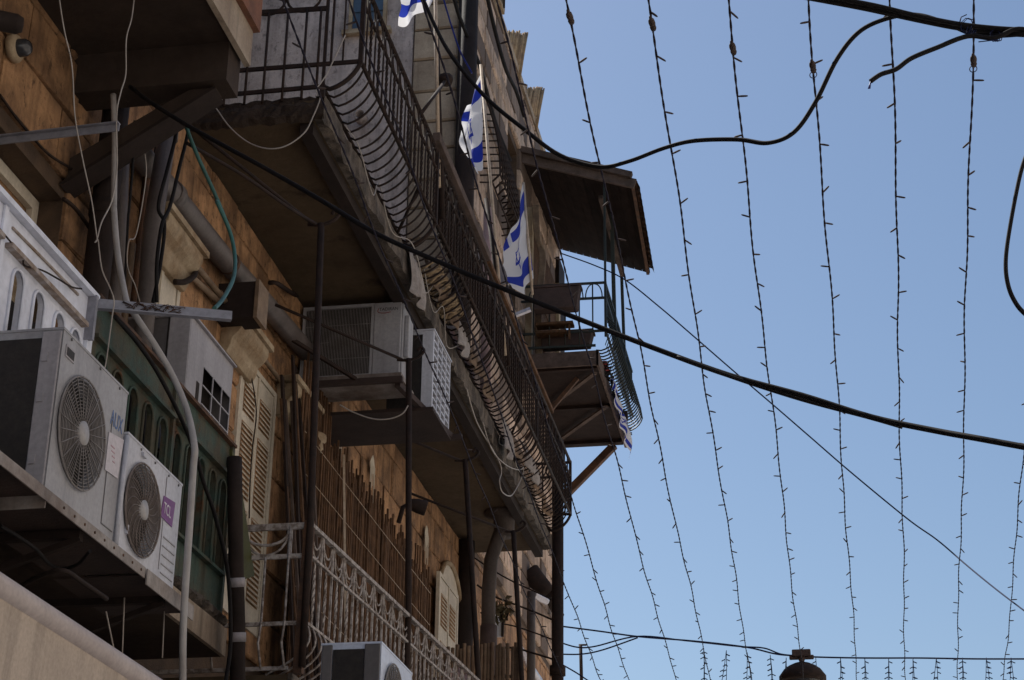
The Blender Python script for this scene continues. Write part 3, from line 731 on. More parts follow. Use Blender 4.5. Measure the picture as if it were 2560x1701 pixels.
part('post', MB().box(ENC - .03, ENC + .022, 9.572, 9.608, 4.66, 5.79), M_GREEN, EG)
part('post', MB().box(ENC - .03, ENC + .022, 10.662, 10.70, 4.66, 5.79), M_GREEN, EG)
part('ledge', MB().bar(V(ENC + .02, 8.34, 5.572), V(ENC + .02, 9.565, 5.572), .04, .022), M_GREEN, EG)
part('ledge', MB().bar(V(ENC + .02, 9.615, 5.572), V(ENC + .02, 10.655, 5.572), .04, .022), M_GREEN, EG)
part('top_ledge', MB().bar(V(ENC + .01, 8.32, 5.80), V(ENC + .01, 10.70, 5.80), .05, .02), M_RUST, EG)
part('sill', MB().bar(V(ENC + .02, 8.34, 4.905), V(ENC + .02, 9.565, 4.905), .04, .02).bar(V(ENC + .02, 9.615, 4.905), V(ENC + .02, 10.655, 4.905), .04, .02), M_GREEN, EG)
for i, c in enumerate(gA + gB):
    g = part('pane', MB().box(ENC - .06, ENC - .055, c - .09, c + .09, 4.92, 5.54), M_GLASS, EG)
    if i % 2 == 0: part('blind', MB().box(ENC - .10, ENC - .09, c - .08, c + (.0 if i % 4 else .06), 4.95, 5.0 + .1 * (i % 3)), M_CABG, EG)
part('interior', MB().box(ENC - .5, ENC - .48, 8.3, 10.7, 4.66, 5.8), M_DARK, EG)
part('end_wall', MB().box(W + .05, ENC - .035, 10.66, 10.69, 4.62, 5.79), M_GREEN, EG)
part('floor_slab', MB().box(W + .02, ENC - .02, 8.3, 10.85, 4.42, 4.62), M_SHADE, EG)
random.seed(8)
part('crumbling_mortar', MB().grid(lambda u, v: V(ENC - .02 + .05 * math.sin(PI * v) + random.uniform(-.012, .012), 8.3 + 2.5 * u, 4.60 + .09 * v + random.uniform(-.012, .012)), 70, 4, False), M_FASCIA, EG)
part('fascia', MB().box(ENC - .018, ENC + .01, 8.3, 10.85, 4.42, 4.60), M_FASCIA2, EG)

# shop canopy below
AW = thing('shop_awning', 'beige fabric shop awning with pale roller bar at the bottom left', 'awning', (-3, 6.5, 3.4))
XA = -3.0; ZA = 1.6 + .61 * 3.0
part('front_bar', MB().tube([V(XA, 3.0, ZA), V(XA, 12, ZA)], .055, 12), M_AWNB, AW)
part('valance', MB().grid(lambda u, v: V(XA + .03 - .02 * v + .012 * math.sin(u * 50) * v, 3 + 9 * u, ZA - .04 - .5 * v), 90, 5), M_AWN, AW)
part('fabric', MB().grid(lambda u, v: V(XA - 1.5 * v, 3 + 9 * u, ZA + .03 + .22 * v - .03 * math.sin(v * PI)), 20, 6), M_AWN, AW)
part('arm', MB().bar(V(XA, 5.2, ZA - .03), V(W, 5.2, ZA + .1), .04).bar(V(XA, 9.6, ZA - .03), V(W, 9.6, ZA + .1), .04), M_AWNB, AW)

# ================================================================== AIR CONDITIONERS
def front_with_hole(mb, P, w, h, fc, fr, rec, n=36):
    """P(u,v,n) local->world; front sheet with a round hole and a rim going back rec"""
    cu, cv = fc; ci = []; bo = []; ins = []
    for k in range(n):
        a = 2 * PI * k / n; c, s_ = math.cos(a), math.sin(a)
        ci.append((cu + fr * c, cv + fr * s_))
        tt = []
        if c > 1e-6: tt.append((w - cu) / c)
        if c < -1e-6: tt.append(-cu / c)
        if s_ > 1e-6: tt.append((h - cv) / s_)
        if s_ < -1e-6: tt.append(-cv / s_)
        t = min(tt); bo.append([cu + t * c, cv + t * s_])
    corners = [(0, 0), (w, 0), (w, h), (0, h)]
    for cx, cy in corners:
        k = min(range(n), key=lambda i: (bo[i][0] - cx) ** 2 + (bo[i][1] - cy) ** 2); bo[k] = [cx, cy]
    vs_ = [P(*p, 0) for p in ci] + [P(*p, 0) for p in bo] + [P(p[0], p[1], -rec) for p in ci]
    fs = []
    for k in range(n):
        j = (k + 1) % n
        fs.append((k, j, n + j, n + k)); fs.append((2 * n + k, 2 * n + j, j, k))
    mb.add(vs_, fs)
def ac_unit(label, o, U, N, w, h, dp, fan, m, mg, curved, side=None):
    """o = lower left front corner seen from the front, U along width, N outward"""
    o, U, N = Vector(o), Vector(U).normalized(), Vector(N).normalized(); Zv = V(0, 0, 1)
    P = lambda u, v, n_: o + U * u + Zv * v + N * n_
    t = thing('air_conditioner', label, 'air conditioner', o + U * w / 2 - N * dp / 2, 'outdoor air conditioner units')
    fu, fv, fr = fan
    cs = MB()
    front_with_hole(cs, P, w, h, (fu, fv), fr, .07)
    part('front_panel', cs, m, t)
    r = .02
    b = MB()
    b.obox(P(w / 2, h + .006, -dp / 2 - .001), U * (w / 2 + .004), N * (dp / 2 + .004), Zv * .006)
    b.obox(P(.002, h / 2, -dp / 2 - .001), U * .002, N * (dp / 2 - .002), Zv * (h / 2))
    b.obox(P(w - .002, h / 2, -dp / 2 - .001), U * .002, N * (dp / 2 - .002), Zv * (h / 2))
    b.obox(P(w / 2, -.004, -dp / 2), U * (w / 2), N * (dp / 2 - .002), Zv * .004)
    b.obox(P(w / 2, h / 2, -dp + .003), U * (w / 2 - .006), N * .002, Zv * (h / 2 - .002))
    part('casing', b, m, t)
    part('base_tray', MB().obox(P(w / 2, -.02, -dp / 2), U * (w / 2 + .008), N * (dp / 2 + .006), Zv * .012), M_TRAY, t)
    # recessed interior + fan
    part('fan_recess', MB().lathe([(0.001, 0), (fr + .01, 0)], P(fu, fv, -.075), N, 28), M_ACD, t)
    bl_ = MB()
    for k in range(3):
        a0 = k * 2 * PI / 3
        def fb(u, v, a0=a0):
            a = a0 + (u - .5) * 1.5; rr = fr * (.2 + .72 * v)
            return P(fu + rr * math.cos(a), fv + rr * math.sin(a), -.05 + .03 * (u - .5))
        bl_.grid(fb, 8, 4)
    fo = part('fan', bl_, M_ACD, t)
    part('fan_hub', MB().lathe([(.001, .01), (fr * .22, .01), (fr * .22, -.02)], P(fu, fv, .012), N, 20), M_ACH, t)
    g = MB()
    nr = 13 if fr > .22 else 15
    for i in range(nr):
        rr = fr * (.27 + .75 * i / (nr - 1)); g.torus(P(fu, fv, .012), N, rr, .0026 if i < nr - 1 else .006, 34, 4)
    part('grille_rings', g, mg, t)
    g = MB()
    for i in range(24 if not curved else 20):
        a = 2 * PI * i / (24 if not curved else 20)
        pts = []
        for j in range(6):
            f = j / 5; rr = fr * (.22 + .81 * f); aa = a + (0 if not curved else .55 * f * f)
            pts.append(P(fu + rr * math.cos(aa), fv + rr * math.sin(aa), .016))
        g.tube(pts, .0026, 4)
    part('grille_spokes', g, mg, t)
    return t, P, U, N, Zv
XF = -3.4
# AUX unit
t, P, U, N, Zv = ac_unit('large off white air conditioner with blue letters, nearest in the lower left corner', (XF, 7.06, 4.215), (0, 1, 0), (1, 0, 0), .80, .785, .36, (.30, .385, .262), M_ACW, M_ACG, False)
part('side_fins', MB().box(XF - .33, XF - .10, 7.052, 7.058, 4.25, 4.96), M_ACD, t)
fm = MB().box(XF - .33, XF - .10, -.0015, .0015, -.001, .001).mesh('fin'); fm.materials.append(M_ACD)
part('corner_moulding', MB().box(XF - .098, XF - .004, 7.046, 7.058, 4.22, 4.99), M_CABG, t, bevel=.008)
for zz in (4.36, 4.66, 4.86): part('screw_boss', MB().box(XF - .085, XF - .055, 7.040, 7.046, zz - .022, zz + .022), M_CABG, t)
part('handle_slot', MB().box(XF + .001, XF + .004, 7.10, 7.20, 4.885, 4.945), M_CABG, t)
part('handle_hole', MB().box(XF + .004, XF + .006, 7.11, 7.19, 4.895, 4.935), M_ACD, t)
part('panel_groove', MB().box(XF + .001, XF + .003, 7.70, 7.706, 4.27, 4.82).box(XF + .001, XF + .003, 7.706, 7.84, 4.27, 4.276), M_CABD, t)
text_mesh('AUX', A(z5(785, 880), XF + .002), (0, 1, 0), (0, 0, 1), .115, M_BLUET, t, width=.155)
part('notice', MB().prism([A(z5(775, 940), XF + .002), A(z5(880, 1000), XF + .002), A(z5(835, 1275), XF + .002), A(z5(745, 1210), XF + .002)], (.003, 0, 0)), M_PAPER, t)
for i in range(4):
    ca = A(z5(790 + i * 4, 1040 + i * 38), XF + .006)
    part('print_line', MB().box(ca.x, ca.x + .001, ca.y, ca.y + .05 - .008 * i, ca.z, ca.z + .006), M_PRED, t)
for yy in (7.15, 7.5, 7.75): part('top_screw', MB().lathe([(0, .004), (.008, .004), (.008, 0)], V(XF + .001, yy, 4.988), (1, 0, 0), 8), M_CABD, t)
# TCL unit
t, P, U, N, Zv = ac_unit('smaller white air conditioner with purple badge, next to the larger blue lettered one', (XF + .02, 7.872, 4.215), (0, 1, 0), (1, 0, 0), .785, .575, .30, (.255, .262, .232), M_ACW2, M_ACB, True)
bd = part('badge', MB().prism([A(z6(1165, 255), XF + .022), A(z6(1245, 305), XF + .022), A(z6(1220, 480), XF + .022), A(z6(1140, 400), XF + .022)], (.003, 0, 0)), M_PURP, t)
text_mesh('TCL', A(z6(1163, 372), XF + .027), (0, 1, 0), (0, 0, 1), .085, M_WHT, t, width=.105)
for i in range(7):
    zl_ = A(z6(1128 - i * 10, 500 + i * 60), XF + .022).z - .012
    part('louvre_groove', MB().box(XF + .021, XF + .024, 8.455, 8.63, zl_ - .003, zl_ + .003), M_CABG, t)
part('corner_moulding', MB().tube([V(XF + .012, 7.878, 4.22), V(XF + .012, 7.878, 4.785)], .014, 8), M_ACW2, t)
part('panel_groove', MB().box(XF + .021, XF + .024, 8.425, 8.43, 4.26, 4.76), M_CABG, t)
for yy in (8.05, 8.25, 8.45, 8.6): part('top_screw', MB().lathe([(0, .004), (.007, .004), (.007, 0)], V(XF + .021, yy, 4.775), (1, 0, 0), 8), M_CABD, t)
part('fan_guard_boss', MB().box(XF + .021, XF + .034, 7.95, 7.98, 4.30, 4.345).box(XF + .021, XF + .034, 8.06, 8.11, 4.745, 4.765), M_ACW2, t)
# shelf below the two
sh = thing('metal_shelf', 'long grey metal drip shelf under the two lettered air conditioners', 'shelf', (-3.6, 7.9, 4.18))
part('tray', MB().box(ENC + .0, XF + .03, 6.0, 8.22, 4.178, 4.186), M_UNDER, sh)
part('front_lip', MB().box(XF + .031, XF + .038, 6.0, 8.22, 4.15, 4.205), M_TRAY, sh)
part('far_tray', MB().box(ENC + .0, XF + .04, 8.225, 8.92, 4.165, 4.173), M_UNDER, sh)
part('far_lip', MB().box(XF + .041, XF + .048, 8.225, 8.92, 4.12, 4.20), M_TRAY, sh)
part('end_plate', MB().box(-3.85, -3.37, 7.02, 7.03, 4.12, 4.20), M_TRAY, sh)
for yy in (6.5, 7.5, 8.6):
    part('bracket', MB().bar(V(XF, yy, 4.15), V(W, yy, 4.15), .04), M_PVCD, sh)
    part('bracket_strut', MB().bar(V(XF + .0, yy, 4.13), V(W + .05, yy, 3.78), .03), M_PVCD, sh)
for i in range(9): part('bolt', MB().lathe([(0, .004), (.007, .004), (.007, 0)], V(XF + .038, 7.2 + i * .12, 4.178), (1, 0, 0), 6), M_RUST, sh)

# grey cabinet with square grid
cb = thing('grey_cabinet', 'grey sheet metal air handler box with square grid opening above the green enclosure', 'cabinet', (-4.2, 10.45, 5.6))
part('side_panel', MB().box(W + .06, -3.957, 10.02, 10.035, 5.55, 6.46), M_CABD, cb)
part('side_edge', MB().box(-4.09, -3.952, 10.008, 10.019, 5.55, 6.46), M_CABG, cb)
part('side_seam', MB().box(-4.40, -4.10, 10.014, 10.019, 6.18, 6.186).box(-4.106, -4.10, 10.014, 10.019, 5.55, 6.46), M_DARK, cb)
part('front_panel', MB().box(-3.955, -3.95, 10.02, 10.31, 5.55, 6.46).box(-3.955, -3.95, 10.31, 10.87, 6.225, 6.46).box(-3.955, -3.95, 10.855, 10.87, 5.55, 6.225).box(-3.955, -3.95, 10.31, 10.855, 5.55, 5.70), M_CABG, cb)
part('top', MB().box(W + .06, -3.93, 10.0, 10.89, 6.463, 6.475), M_CABG, cb)
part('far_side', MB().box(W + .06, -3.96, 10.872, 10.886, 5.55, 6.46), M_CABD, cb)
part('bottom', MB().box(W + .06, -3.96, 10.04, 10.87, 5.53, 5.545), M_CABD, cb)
part('interior', MB().box(W + .06, -4.1, 10.04, 10.86, 5.56, 6.45), M_DARK, cb)
part('slot', MB().box(-3.949, -3.946, 10.20, 10.25, 5.65, 6.08), M_DARK, cb)
for i in range(1, 3): part('grid_bar', MB().box(-3.95, -3.944, 10.31 + .545 * i / 3 - .006, 10.31 + .545 * i / 3 + .006, 5.70, 6.225), M_CABG, cb)
for i in range(1, 5): part('grid_bar', MB().box(-3.95, -3.9445, 10.31, 10.855, 6.225 - .13 * i - .005, 6.225 - .13 * i + .005), M_CABG, cb)
# angle bars used as clothes-line arms
a0, a1 = A((222, 760), ENC), H((580, 790), 5.75)
ar = thing('angle_arm', 'lower blue grey angle iron arm sticking out from the white enclosure corner', 'bracket', a0, 'angle iron arms')
part('arm', MB().bar(V(-3.86, 8.27, 5.735), a1, .008, .055).bar(V(-3.86, 8.262, 5.70), a1 + V(0, -.008, -.03), .04, .006), M_GALV, ar)
part('mount', MB().box(-3.86, -3.80, 8.235, 8.262, 5.50, 5.76), M_GALV, ar)
b1 = H((298, 318), 6.8); b0 = H((-40, 357), 6.8)
ar = thing('angle_arm', 'upper blue grey angle iron arm in front of the wall at the left edge', 'bracket', b0, 'angle iron arms')
part('arm', MB().bar(b0, b1, .008, .05).bar(b0 + V(0, -.008, .022), b1 + V(0, -.008, .022), .04, .006), M_GALV, ar)
bwt = MB()
for s_ in range(4):
    pts = [a1.lerp(V(-3.86, 8.27, 5.735), .35 + .4 * j / 30) + V(.03 * math.sin(j * 2.1 + s_), .03 * math.cos(j * 1.7), .02 * math.sin(j * 1.3 + s_)) for j in range(30)]
    bwt.tube(pts, .0025, 4)
solo('wire_tangle', bwt, M_RUST, 'tangle of thin rusty wire wound along the lower angle arm', 'wire')

# ------------------------------------------------------------------ Tadiran unit hung across the far balcony
TY = 13.9
tl, tr, br, bl2 = B(z7(597, 905), TY), B(z7(1300, 870), TY), B(z7(1335, 1395), TY), B(z7(590, 1420), TY)
x0_, x1_, z0_, z1__ = max(tl.x, W + .05), tr.x, (br.z + bl2.z) / 2, min((tl.z + tr.z) / 2, SZ - .02)
t = thing('air_conditioner', 'beige air conditioner with fine vertical bars hung under the long balcony, facing up the street', 'air conditioner', ((x0_ + x1_) / 2, TY + .15, z0_), 'outdoor air conditioner units')
wq, hq = x1_ - x0_, z1__ - z0_
fx = x0_ + wq * .70
part('casing', MB().box(x0_, x1_, TY + .03, TY + .36, z0_, z1__), M_ACW, t, bevel=.012)
part('front_frame', MB().box(x0_, fx + .02, TY + .0, TY + .028, z1__ - .03, z1__ - .002).box(x0_, fx + .02, TY, TY + .028, z0_ + .002, z0_ + .03).box(x0_, x0_ + .025, TY, TY + .028, z0_ + .03, z1__ - .03).box(fx - .005, fx + .02, TY, TY + .028, z0_ + .03, z1__ - .03), M_ACW, t)
part('front_panel', MB().box(fx + .022, x1_ - .004, TY - .004, TY + .028, z0_ + .004, z1__ - .004), M_ACW, t, bevel=.006)
part('fan_recess', MB().box(x0_ + .025, fx - .005, TY + .022, TY + .0285, z0_ + .03, z1__ - .03), M_ACD, t)
part('fan', MB().lathe([(.0, .01), (.19, .0)], V(x0_ + wq * .42, TY + .015, (z0_ + z1__) / 2), (0, -1, 0), 24), M_DARK, t)
gmx = MB().box(-.002, .002, -.003, .003, -(hq - .06) / 2, (hq - .06) / 2).mesh('grille_bar'); gmx.materials.append(M_ACG)
ng = 44
for i in range(ng): inst('grille_bar', gmx, t, (x0_ + .03 + (fx - x0_ - .04) * i / (ng - 1), TY + .008, (z0_ + z1__) / 2))
for i in range(3): part('grille_cross_bar', MB().box(x0_ + .025, fx - .005, TY + .012, TY + .016, z0_ + .03 + (hq - .06) * (i + 1) / 4 - .002, z0_ + .03 + (hq - .06) * (i + 1) / 4 + .002), M_ACG, t)
tb = B(z7(1160, 955), TY - .006)
text_mesh('TADIRAN', V(fx + .065, TY - .006, z1__ - .085), (1, 0, 0), (0, 0, 1), .042, M_BLKT, t, width=.17)
part('swoosh', MB().tube(smooth([V(fx + .06, TY - .005, z1__ - .06), V(fx + .055, TY - .005, z1__ - .095), V(fx + .11, TY - .005, z1__ - .108), V(fx + .17, TY - .005, z1__ - .1)], 5), .003, 4), M_REDT, t)
part('side_cover', MB().box(x1_ + .001, x1_ + .045, TY + .10, TY + .26, z0_ + hq * .30, z1__ - .09), M_ACW, t, bevel=.01)
for i in range(2): part('side_rib', MB().box(x1_ + .001, x1_ + .008, TY + .02 + i * .03, TY + .035 + i * .03, z0_ + .01, z1__ - .01), M_ACW, t)
fr_ = thing('ac_stand', 'dark metal stand carrying the beige air conditioners under the balcony', 'stand', (-4, TY + .2, z0_ - .1))
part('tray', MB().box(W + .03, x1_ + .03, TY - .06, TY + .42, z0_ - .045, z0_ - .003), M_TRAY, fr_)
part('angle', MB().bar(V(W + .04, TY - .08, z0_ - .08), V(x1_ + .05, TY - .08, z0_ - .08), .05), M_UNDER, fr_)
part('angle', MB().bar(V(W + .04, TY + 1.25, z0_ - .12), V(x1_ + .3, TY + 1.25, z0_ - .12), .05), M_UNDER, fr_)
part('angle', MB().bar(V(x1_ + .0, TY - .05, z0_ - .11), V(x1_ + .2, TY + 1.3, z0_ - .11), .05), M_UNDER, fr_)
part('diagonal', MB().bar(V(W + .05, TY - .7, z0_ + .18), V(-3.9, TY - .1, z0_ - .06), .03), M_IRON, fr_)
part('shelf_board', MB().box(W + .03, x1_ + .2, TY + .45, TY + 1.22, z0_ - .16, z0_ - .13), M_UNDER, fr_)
# second unit behind with square grid face
q0, q1, q2 = B(z7(1525, 1075), TY + .55), B(z7(1575, 1110), TY + 1.0), B(z8(1730, 575), TY + 1.0)
X2 = q0.x; zb2 = B(z8(1665, 545), TY + .55).z; zt2 = q0.z
t = thing('air_conditioner', 'white air conditioner with square grid face behind the vertically barred one', 'air conditioner', (X2 - .2, TY + .8, zb2), 'outdoor air conditioner units')
part('casing', MB().box(X2 - .42, X2 - .05, TY + .56, TY + 1.28, zb2, zt2), M_ACD, t)
part('end_frame', MB().box(X2 - .10, X2 - .0, TY + .545, TY + .558, zb2, zt2).box(X2 - .42, X2 - .10, TY + .545, TY + .558, zt2 - .03, zt2), M_ACW2, t)
part('top', MB().box(X2 - .44, X2 + .01, TY + .54, TY + 1.30, zt2 + .003, zt2 + .018), M_ACW2, t)
part('grid_backing', MB().box(X2 - .048, X2 - .03, TY + .56, TY + 1.28, zb2, zt2), M_DARK, t)
hh2 = zt2 - zb2
for i in range(5): part('grid_upright', MB().box(X2 - .028, X2 - .0, TY + .56 + .175 * i, TY + .585 + .175 * i, zb2, zt2), M_ACW2, t)
for i in range(12): part('grid_cross', MB().box(X2 - .027, X2 - .003, TY + .56, TY + 1.28, zb2 + hh2 * i / 11 - .009, zb2 + hh2 * i / 11 + .009), M_ACW2, t)
# third unit at the bottom, carried on a bracket from the white balcony
x3a, x3b = -2.93, -2.56
o3 = B(z9(1265, 1280), 10)
t, P, U, N, Zv = ac_unit('sky-tinted white air conditioner at the bottom edge in front of the white railing', (o3.x, 10.0, o3.z - .62), (0, 1, 0), (1, 0, 0), .78, .62, .36, (.30, .33, .23), M_ACW3, M_ACG, False)
part('side_fins', MB().box(o3.x - .29, o3.x - .10, 9.992, 9.998, o3.z - .58, o3.z - .03), M_ACD, t)
part('corner_moulding', MB().box(o3.x - .098, o3.x - .004, 9.986, 9.998, o3.z - .61, o3.z - .002), M_CABD, t, bevel=.006)
part('rear_moulding', MB().box(o3.x - .355, o3.x - .292, 9.986, 9.998, o3.z - .61, o3.z - .002), M_CABD, t, bevel=.006)
sh3 = thing('metal_shelf', 'rusty shelf bracket holding the sky-tinted white air conditioner', 'shelf', (o3.x - .2, 10.4, o3.z - .7))
part('tray', MB().box(o3.x - .38, o3.x + .03, 9.95, 10.85, o3.z - .70, o3.z - .655), M_TRAY, sh3)
part('bracket', MB().bar(V(o3.x, 10.1, o3.z - .72), V(W, 10.1, o3.z - .72), .04).bar(V(o3.x, 10.7, o3.z - .72), V(W, 10.7, o3.z - .72), .04), M_RUST, sh3)

# ================================================================== WHITE RAILED BALCONY
WB = thing('white_railed_balcony', 'lower balcony with flaking white railing of swags and twisted bars', 'balcony', (-4, 14, 4.3))
WX = lambda y: -3.4 + .055 * (y - 11.12)
WY0, WY1 = 11.12, 17.6
ZW1, ZW2, ZW3 = 5.37, 5.16, 4.70
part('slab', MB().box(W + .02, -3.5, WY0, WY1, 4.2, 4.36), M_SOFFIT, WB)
part('fascia', MB().box(-3.498, -3.47, WY0, WY1, 4.18, 4.37), M_FASCIA, WB)
for zz, r, nm in ((ZW1, .02, 'top_rail'), (ZW2, .013, 'swag_rail'), (ZW3, .014, 'belly_rail')):
    part(nm, MB().bar(V(WX(WY0), WY0, zz), V(WX(WY1), WY1, zz), r * 2, r * 1.3), M_WIRON, WB)
bay = .235
nb_ = int((WY1 - WY0) / bay)
swm = MB()
for rr, dz in ((.105, 0), (.085, -.085)):
    for sgn in (0,):
        swm.tube([V(0, rr * math.cos(PI + PI * i / 10), dz + rr * 1.05 * math.sin(PI + PI * i / 10)) for i in range(11)], .0075, 4)
swm = swm.mesh('swag'); swm.materials.append(M_WIRON)
uprm = MB().box(-.007, .007, -.009, .009, 0, ZW1 - ZW3).mesh('upright'); uprm.materials.append(M_WIRON)
twv = []; twf = []
for i in range(21):
    a = i / 20 * PI * 4; th = .006 + .006 * math.sin(PI * i / 20)
    for kq in range(4): twv.append(V(th * math.cos(a + kq * PI / 2), th * math.sin(a + kq * PI / 2), (ZW2 - ZW3) * i / 20))
for i in range(20):
    for kq in range(4): twf.append((i * 4 + kq, i * 4 + (kq + 1) % 4, i * 4 + 4 + (kq + 1) % 4, i * 4 + 4 + kq))
twm2 = MB().add(twv, twf).mesh('twisted_bar'); twm2.materials.append(M_WIRON)
hwp = [V(.13 * math.sin(PI * i / 8) ** 1 * .55 - .25 * (i / 8) ** 2, 0, -.34 * i / 8) for i in range(9)]
hwm = MB().tube(hwp, .008, 4).mesh('belly_bar'); hwm.materials.append(M_WIRON)
for i in range(nb_ + 1):
    y = WY0 + i * bay
    inst('upright', uprm, WB, (WX(y), y, ZW3)); inst('belly_bar', hwm, WB, (WX(y), y, ZW3))
    if i < nb_:
        inst('swag', swm, WB, (WX(y + bay / 2), y + bay / 2, ZW1 - .02))
        inst('twisted_bar', twm2, WB, (WX(y + bay / 2), y + bay / 2, ZW3)); inst('belly_bar', hwm, WB, (WX(y + bay / 2), y + bay / 2, ZW3))
# end railing facing up the street
part('end_top_rail', MB().bar(V(W + .03, WY0, ZW1), V(-3.42, WY0, ZW1), .02, .045), M_WIRON, WB)
part('end_swag_rail', MB().bar(V(W + .03, WY0, ZW2), V(-3.42, WY0, ZW2), .02, .03), M_WIRON, WB)
part('end_belly_rail', MB().bar(V(W + .03, WY0, ZW3), V(-3.46, WY0, ZW3), .02, .026), M_WIRON, WB)
part('end_bottom_rail', MB().bar(V(W + .03, WY0, 4.40), V(-3.5, WY0, 4.40), .02, .026), M_WIRON, WB)
for xx in (-4.2, -3.87, -3.54):
    part('end_swag', MB().tube([V(xx + .165 + .155 * math.cos(PI + PI * i / 12), WY0 - .004, ZW1 - .03 + .10 * math.sin(PI + PI * i / 12)) for i in range(13)], .011, 5).tube([V(xx + .165 + .155 * math.cos(PI + PI * i / 12), WY0 - .004, ZW1 - .03 + .17 * math.sin(PI + PI * i / 12)) for i in range(13)], .009, 5) if xx < -3.6 else MB().box(xx - .012, xx + .012, WY0 - .01, WY0 + .01, ZW2 + .016, ZW1 - .024), M_WIRON, WB)
for xx in (-4.03, -3.865, -3.70, -3.54):
    part('end_upright', MB().tube([V(xx, WY0 - .012, ZW2 if xx in (-4.03, -3.70) else ZW1), V(xx, WY0 - .012, ZW3), V(xx + .0, WY0 - .05, ZW3 - .14), V(xx + .02, WY0 - .02, 4.40)], .009, 5), M_WIRON, WB)
part('corner_post', MB().bar(V(-3.43, WY0, 4.36), V(-3.41, WY0, ZW1 + .03), .06), M_RUST, WB)
# posts that rise from the white railing with hooked arms
POLE_L = ['dark iron clothes-line post with hooked top at the near corner of the white railing', 'dark iron clothes-line post passing in front of the beige air conditioners',
          'slim dark iron post rising from the middle of the white railing', 'slim dark iron post by the bamboo fence end']
for i, (y, pt, zt) in enumerate(((11.1, (803, 560), 7.66), (13.45, (1022, 898), 7.70), (15.7, d(1072, 1060), 7.75), (17.55, z12(985, 270), 7.6))):
    top = B(pt, y); top.z = max(top.z, 7.3); base = V(WX(y), y, 4.4)
    t = thing('line_post', POLE_L[i], 'post', base, 'clothes-line posts on the white balcony')
    part('shaft', MB().tube([base, V(base.x, y, ZW1), top], .026, 8), M_IRON, t)
    part('hook', MB().tube(smooth([top + V(-.10, 0, -.0), top + V(.0, 0, -.01), top + V(.09, 0, .02), top + V(.13, 0, .07), top + V(.10, 0, .10), top + V(.075, 0, .07)], 4), .013, 6), M_IRON, t)
    wy = y + (2.2 if i else 1.2)
    part('stay', MB().tube([top + V(-.06, 0, 0), V(max(W, top.x - .9), y - .9 if i else y - 1.2, top.z + (.15 if i else .45))], .013, 6), M_IRON, t)
# reed screen behind the white railing
random.seed(21)
RS = thing('reed_screen', 'tall brown reed screen leaning against the wall behind the white railing', 'reed screen', (-4.3, 16, 4.4))
rm = [MB().box(-.008, .008, -.5, .5, 0, 1).mesh('reed') for _ in range(1)]
rm[0].materials.append(M_WOOD)
y = 13.55
while y < 18.55:
    w_ = random.uniform(.014, .024)
    f = (y - 13.55) / 5
    top_z = (7.55 if y < 14.4 else 7.22) + .05 * math.sin(y * 7) + random.choice((0, 0, .08, -.1, .2)) + random.uniform(-.14, .06) - (.0 if y < 16.6 else .05)
    inst('reed', rm[0], RS, (-4.28 + random.uniform(-.012, .012), y, 4.38), (1, w_ * 1.12, top_z - 4.38), (random.uniform(-.008, .008), 0, random.uniform(-.15, .15))); y += w_ * .93
for zz in (5.2, 5.7, 6.2, 6.7, 7.05):
    part('binding', MB().tube([V(-4.262, 13.6, zz), V(-4.262, 18.5, zz - .02)], .004, 4), M_STICK, RS)
for (qx, zz, nm) in ((z8(935, 720), 0, 0), (z8(1195, 985), 0, 1), (z9(1615, 440), 0, 2)):
    c = A(qx, W + .07); pb_ = MB()
    pts = [c + V(0, .10 * math.cos(a) * random.uniform(.7, 1.1), .12 * math.sin(a) * random.uniform(.7, 1.1)) for a in [2 * PI * j / 12 for j in range(12)]]
    pb_.prism(pts, (.004, 0, 0))
    part('paint_splash', pb_, M_CREAM, house)
    for k in range(4):
        y_ = c.y - .08 + .05 * k; l_ = random.uniform(.15, .5)
        part('paint_drip', MB().prism([V(c.x + .0045, y_ - .012, c.z), V(c.x + .0045, y_ + .014, c.z), V(c.x + .0045, y_ + .006, c.z - l_), V(c.x + .0045, y_ - .004, c.z - l_)], (.004, 0, 0)), M_CREAM, house)
# leaning poles beside the first post
lp = thing('leaning_battens', 'bundle of long dark battens leaning beside the first post', 'battens', (-4.0, 13.2, 4.4))
for i in range(11):
    yy = 12.9 + i * .075
    part('batten', MB().bar(V(-3.95 + .02 * (i % 3), yy - .05, 4.38), V(-4.32 + .02 * (i % 2), yy + random.uniform(.0, .2), random.uniform(7.0, 7.6)), random.uniform(.02, .06), .02, (1, 0, 0)), [M_DWOOD, M_WOOD, M_PLANK, M_DWOOD][i % 4], lp)
part('batten', MB().bar(V(-3.9, 13.9, 5.3), V(-4.2, 14.6, 7.2), .02, .015), M_STICK, lp)
# bamboo fence across the far end of the white balcony
BF = thing('bamboo_fence', 'short bamboo fence closing the far end of the white balcony', 'fence', (-3.7, 17.6, 4.4))
bmm = MB().tube([V(0, 0, 0), V(0, 0, .5), V(0, 0, 1)], .021, 6).mesh('cane'); bmm.materials.append(M_BAMB)
x = -4.35
while x < -3.1:
    inst('cane', bmm, BF, (x, 17.68 + random.uniform(-.01, .01), 4.37), (random.uniform(.8, 1.1), 1, 6.22 - 4.37 + random.uniform(-.03, .03) + .0), (0, random.uniform(-.01, .01), random.uniform(0, 6))); x += .041
part('cross_rail', MB().tube([V(-4.4, 17.71, 5.9), V(-3.1, 17.71, 5.9)], .018, 6).tube([V(-4.4, 17.71, 5.0), V(-3.1, 17.71, 5.0)], .018, 6), M_BAMB, BF)
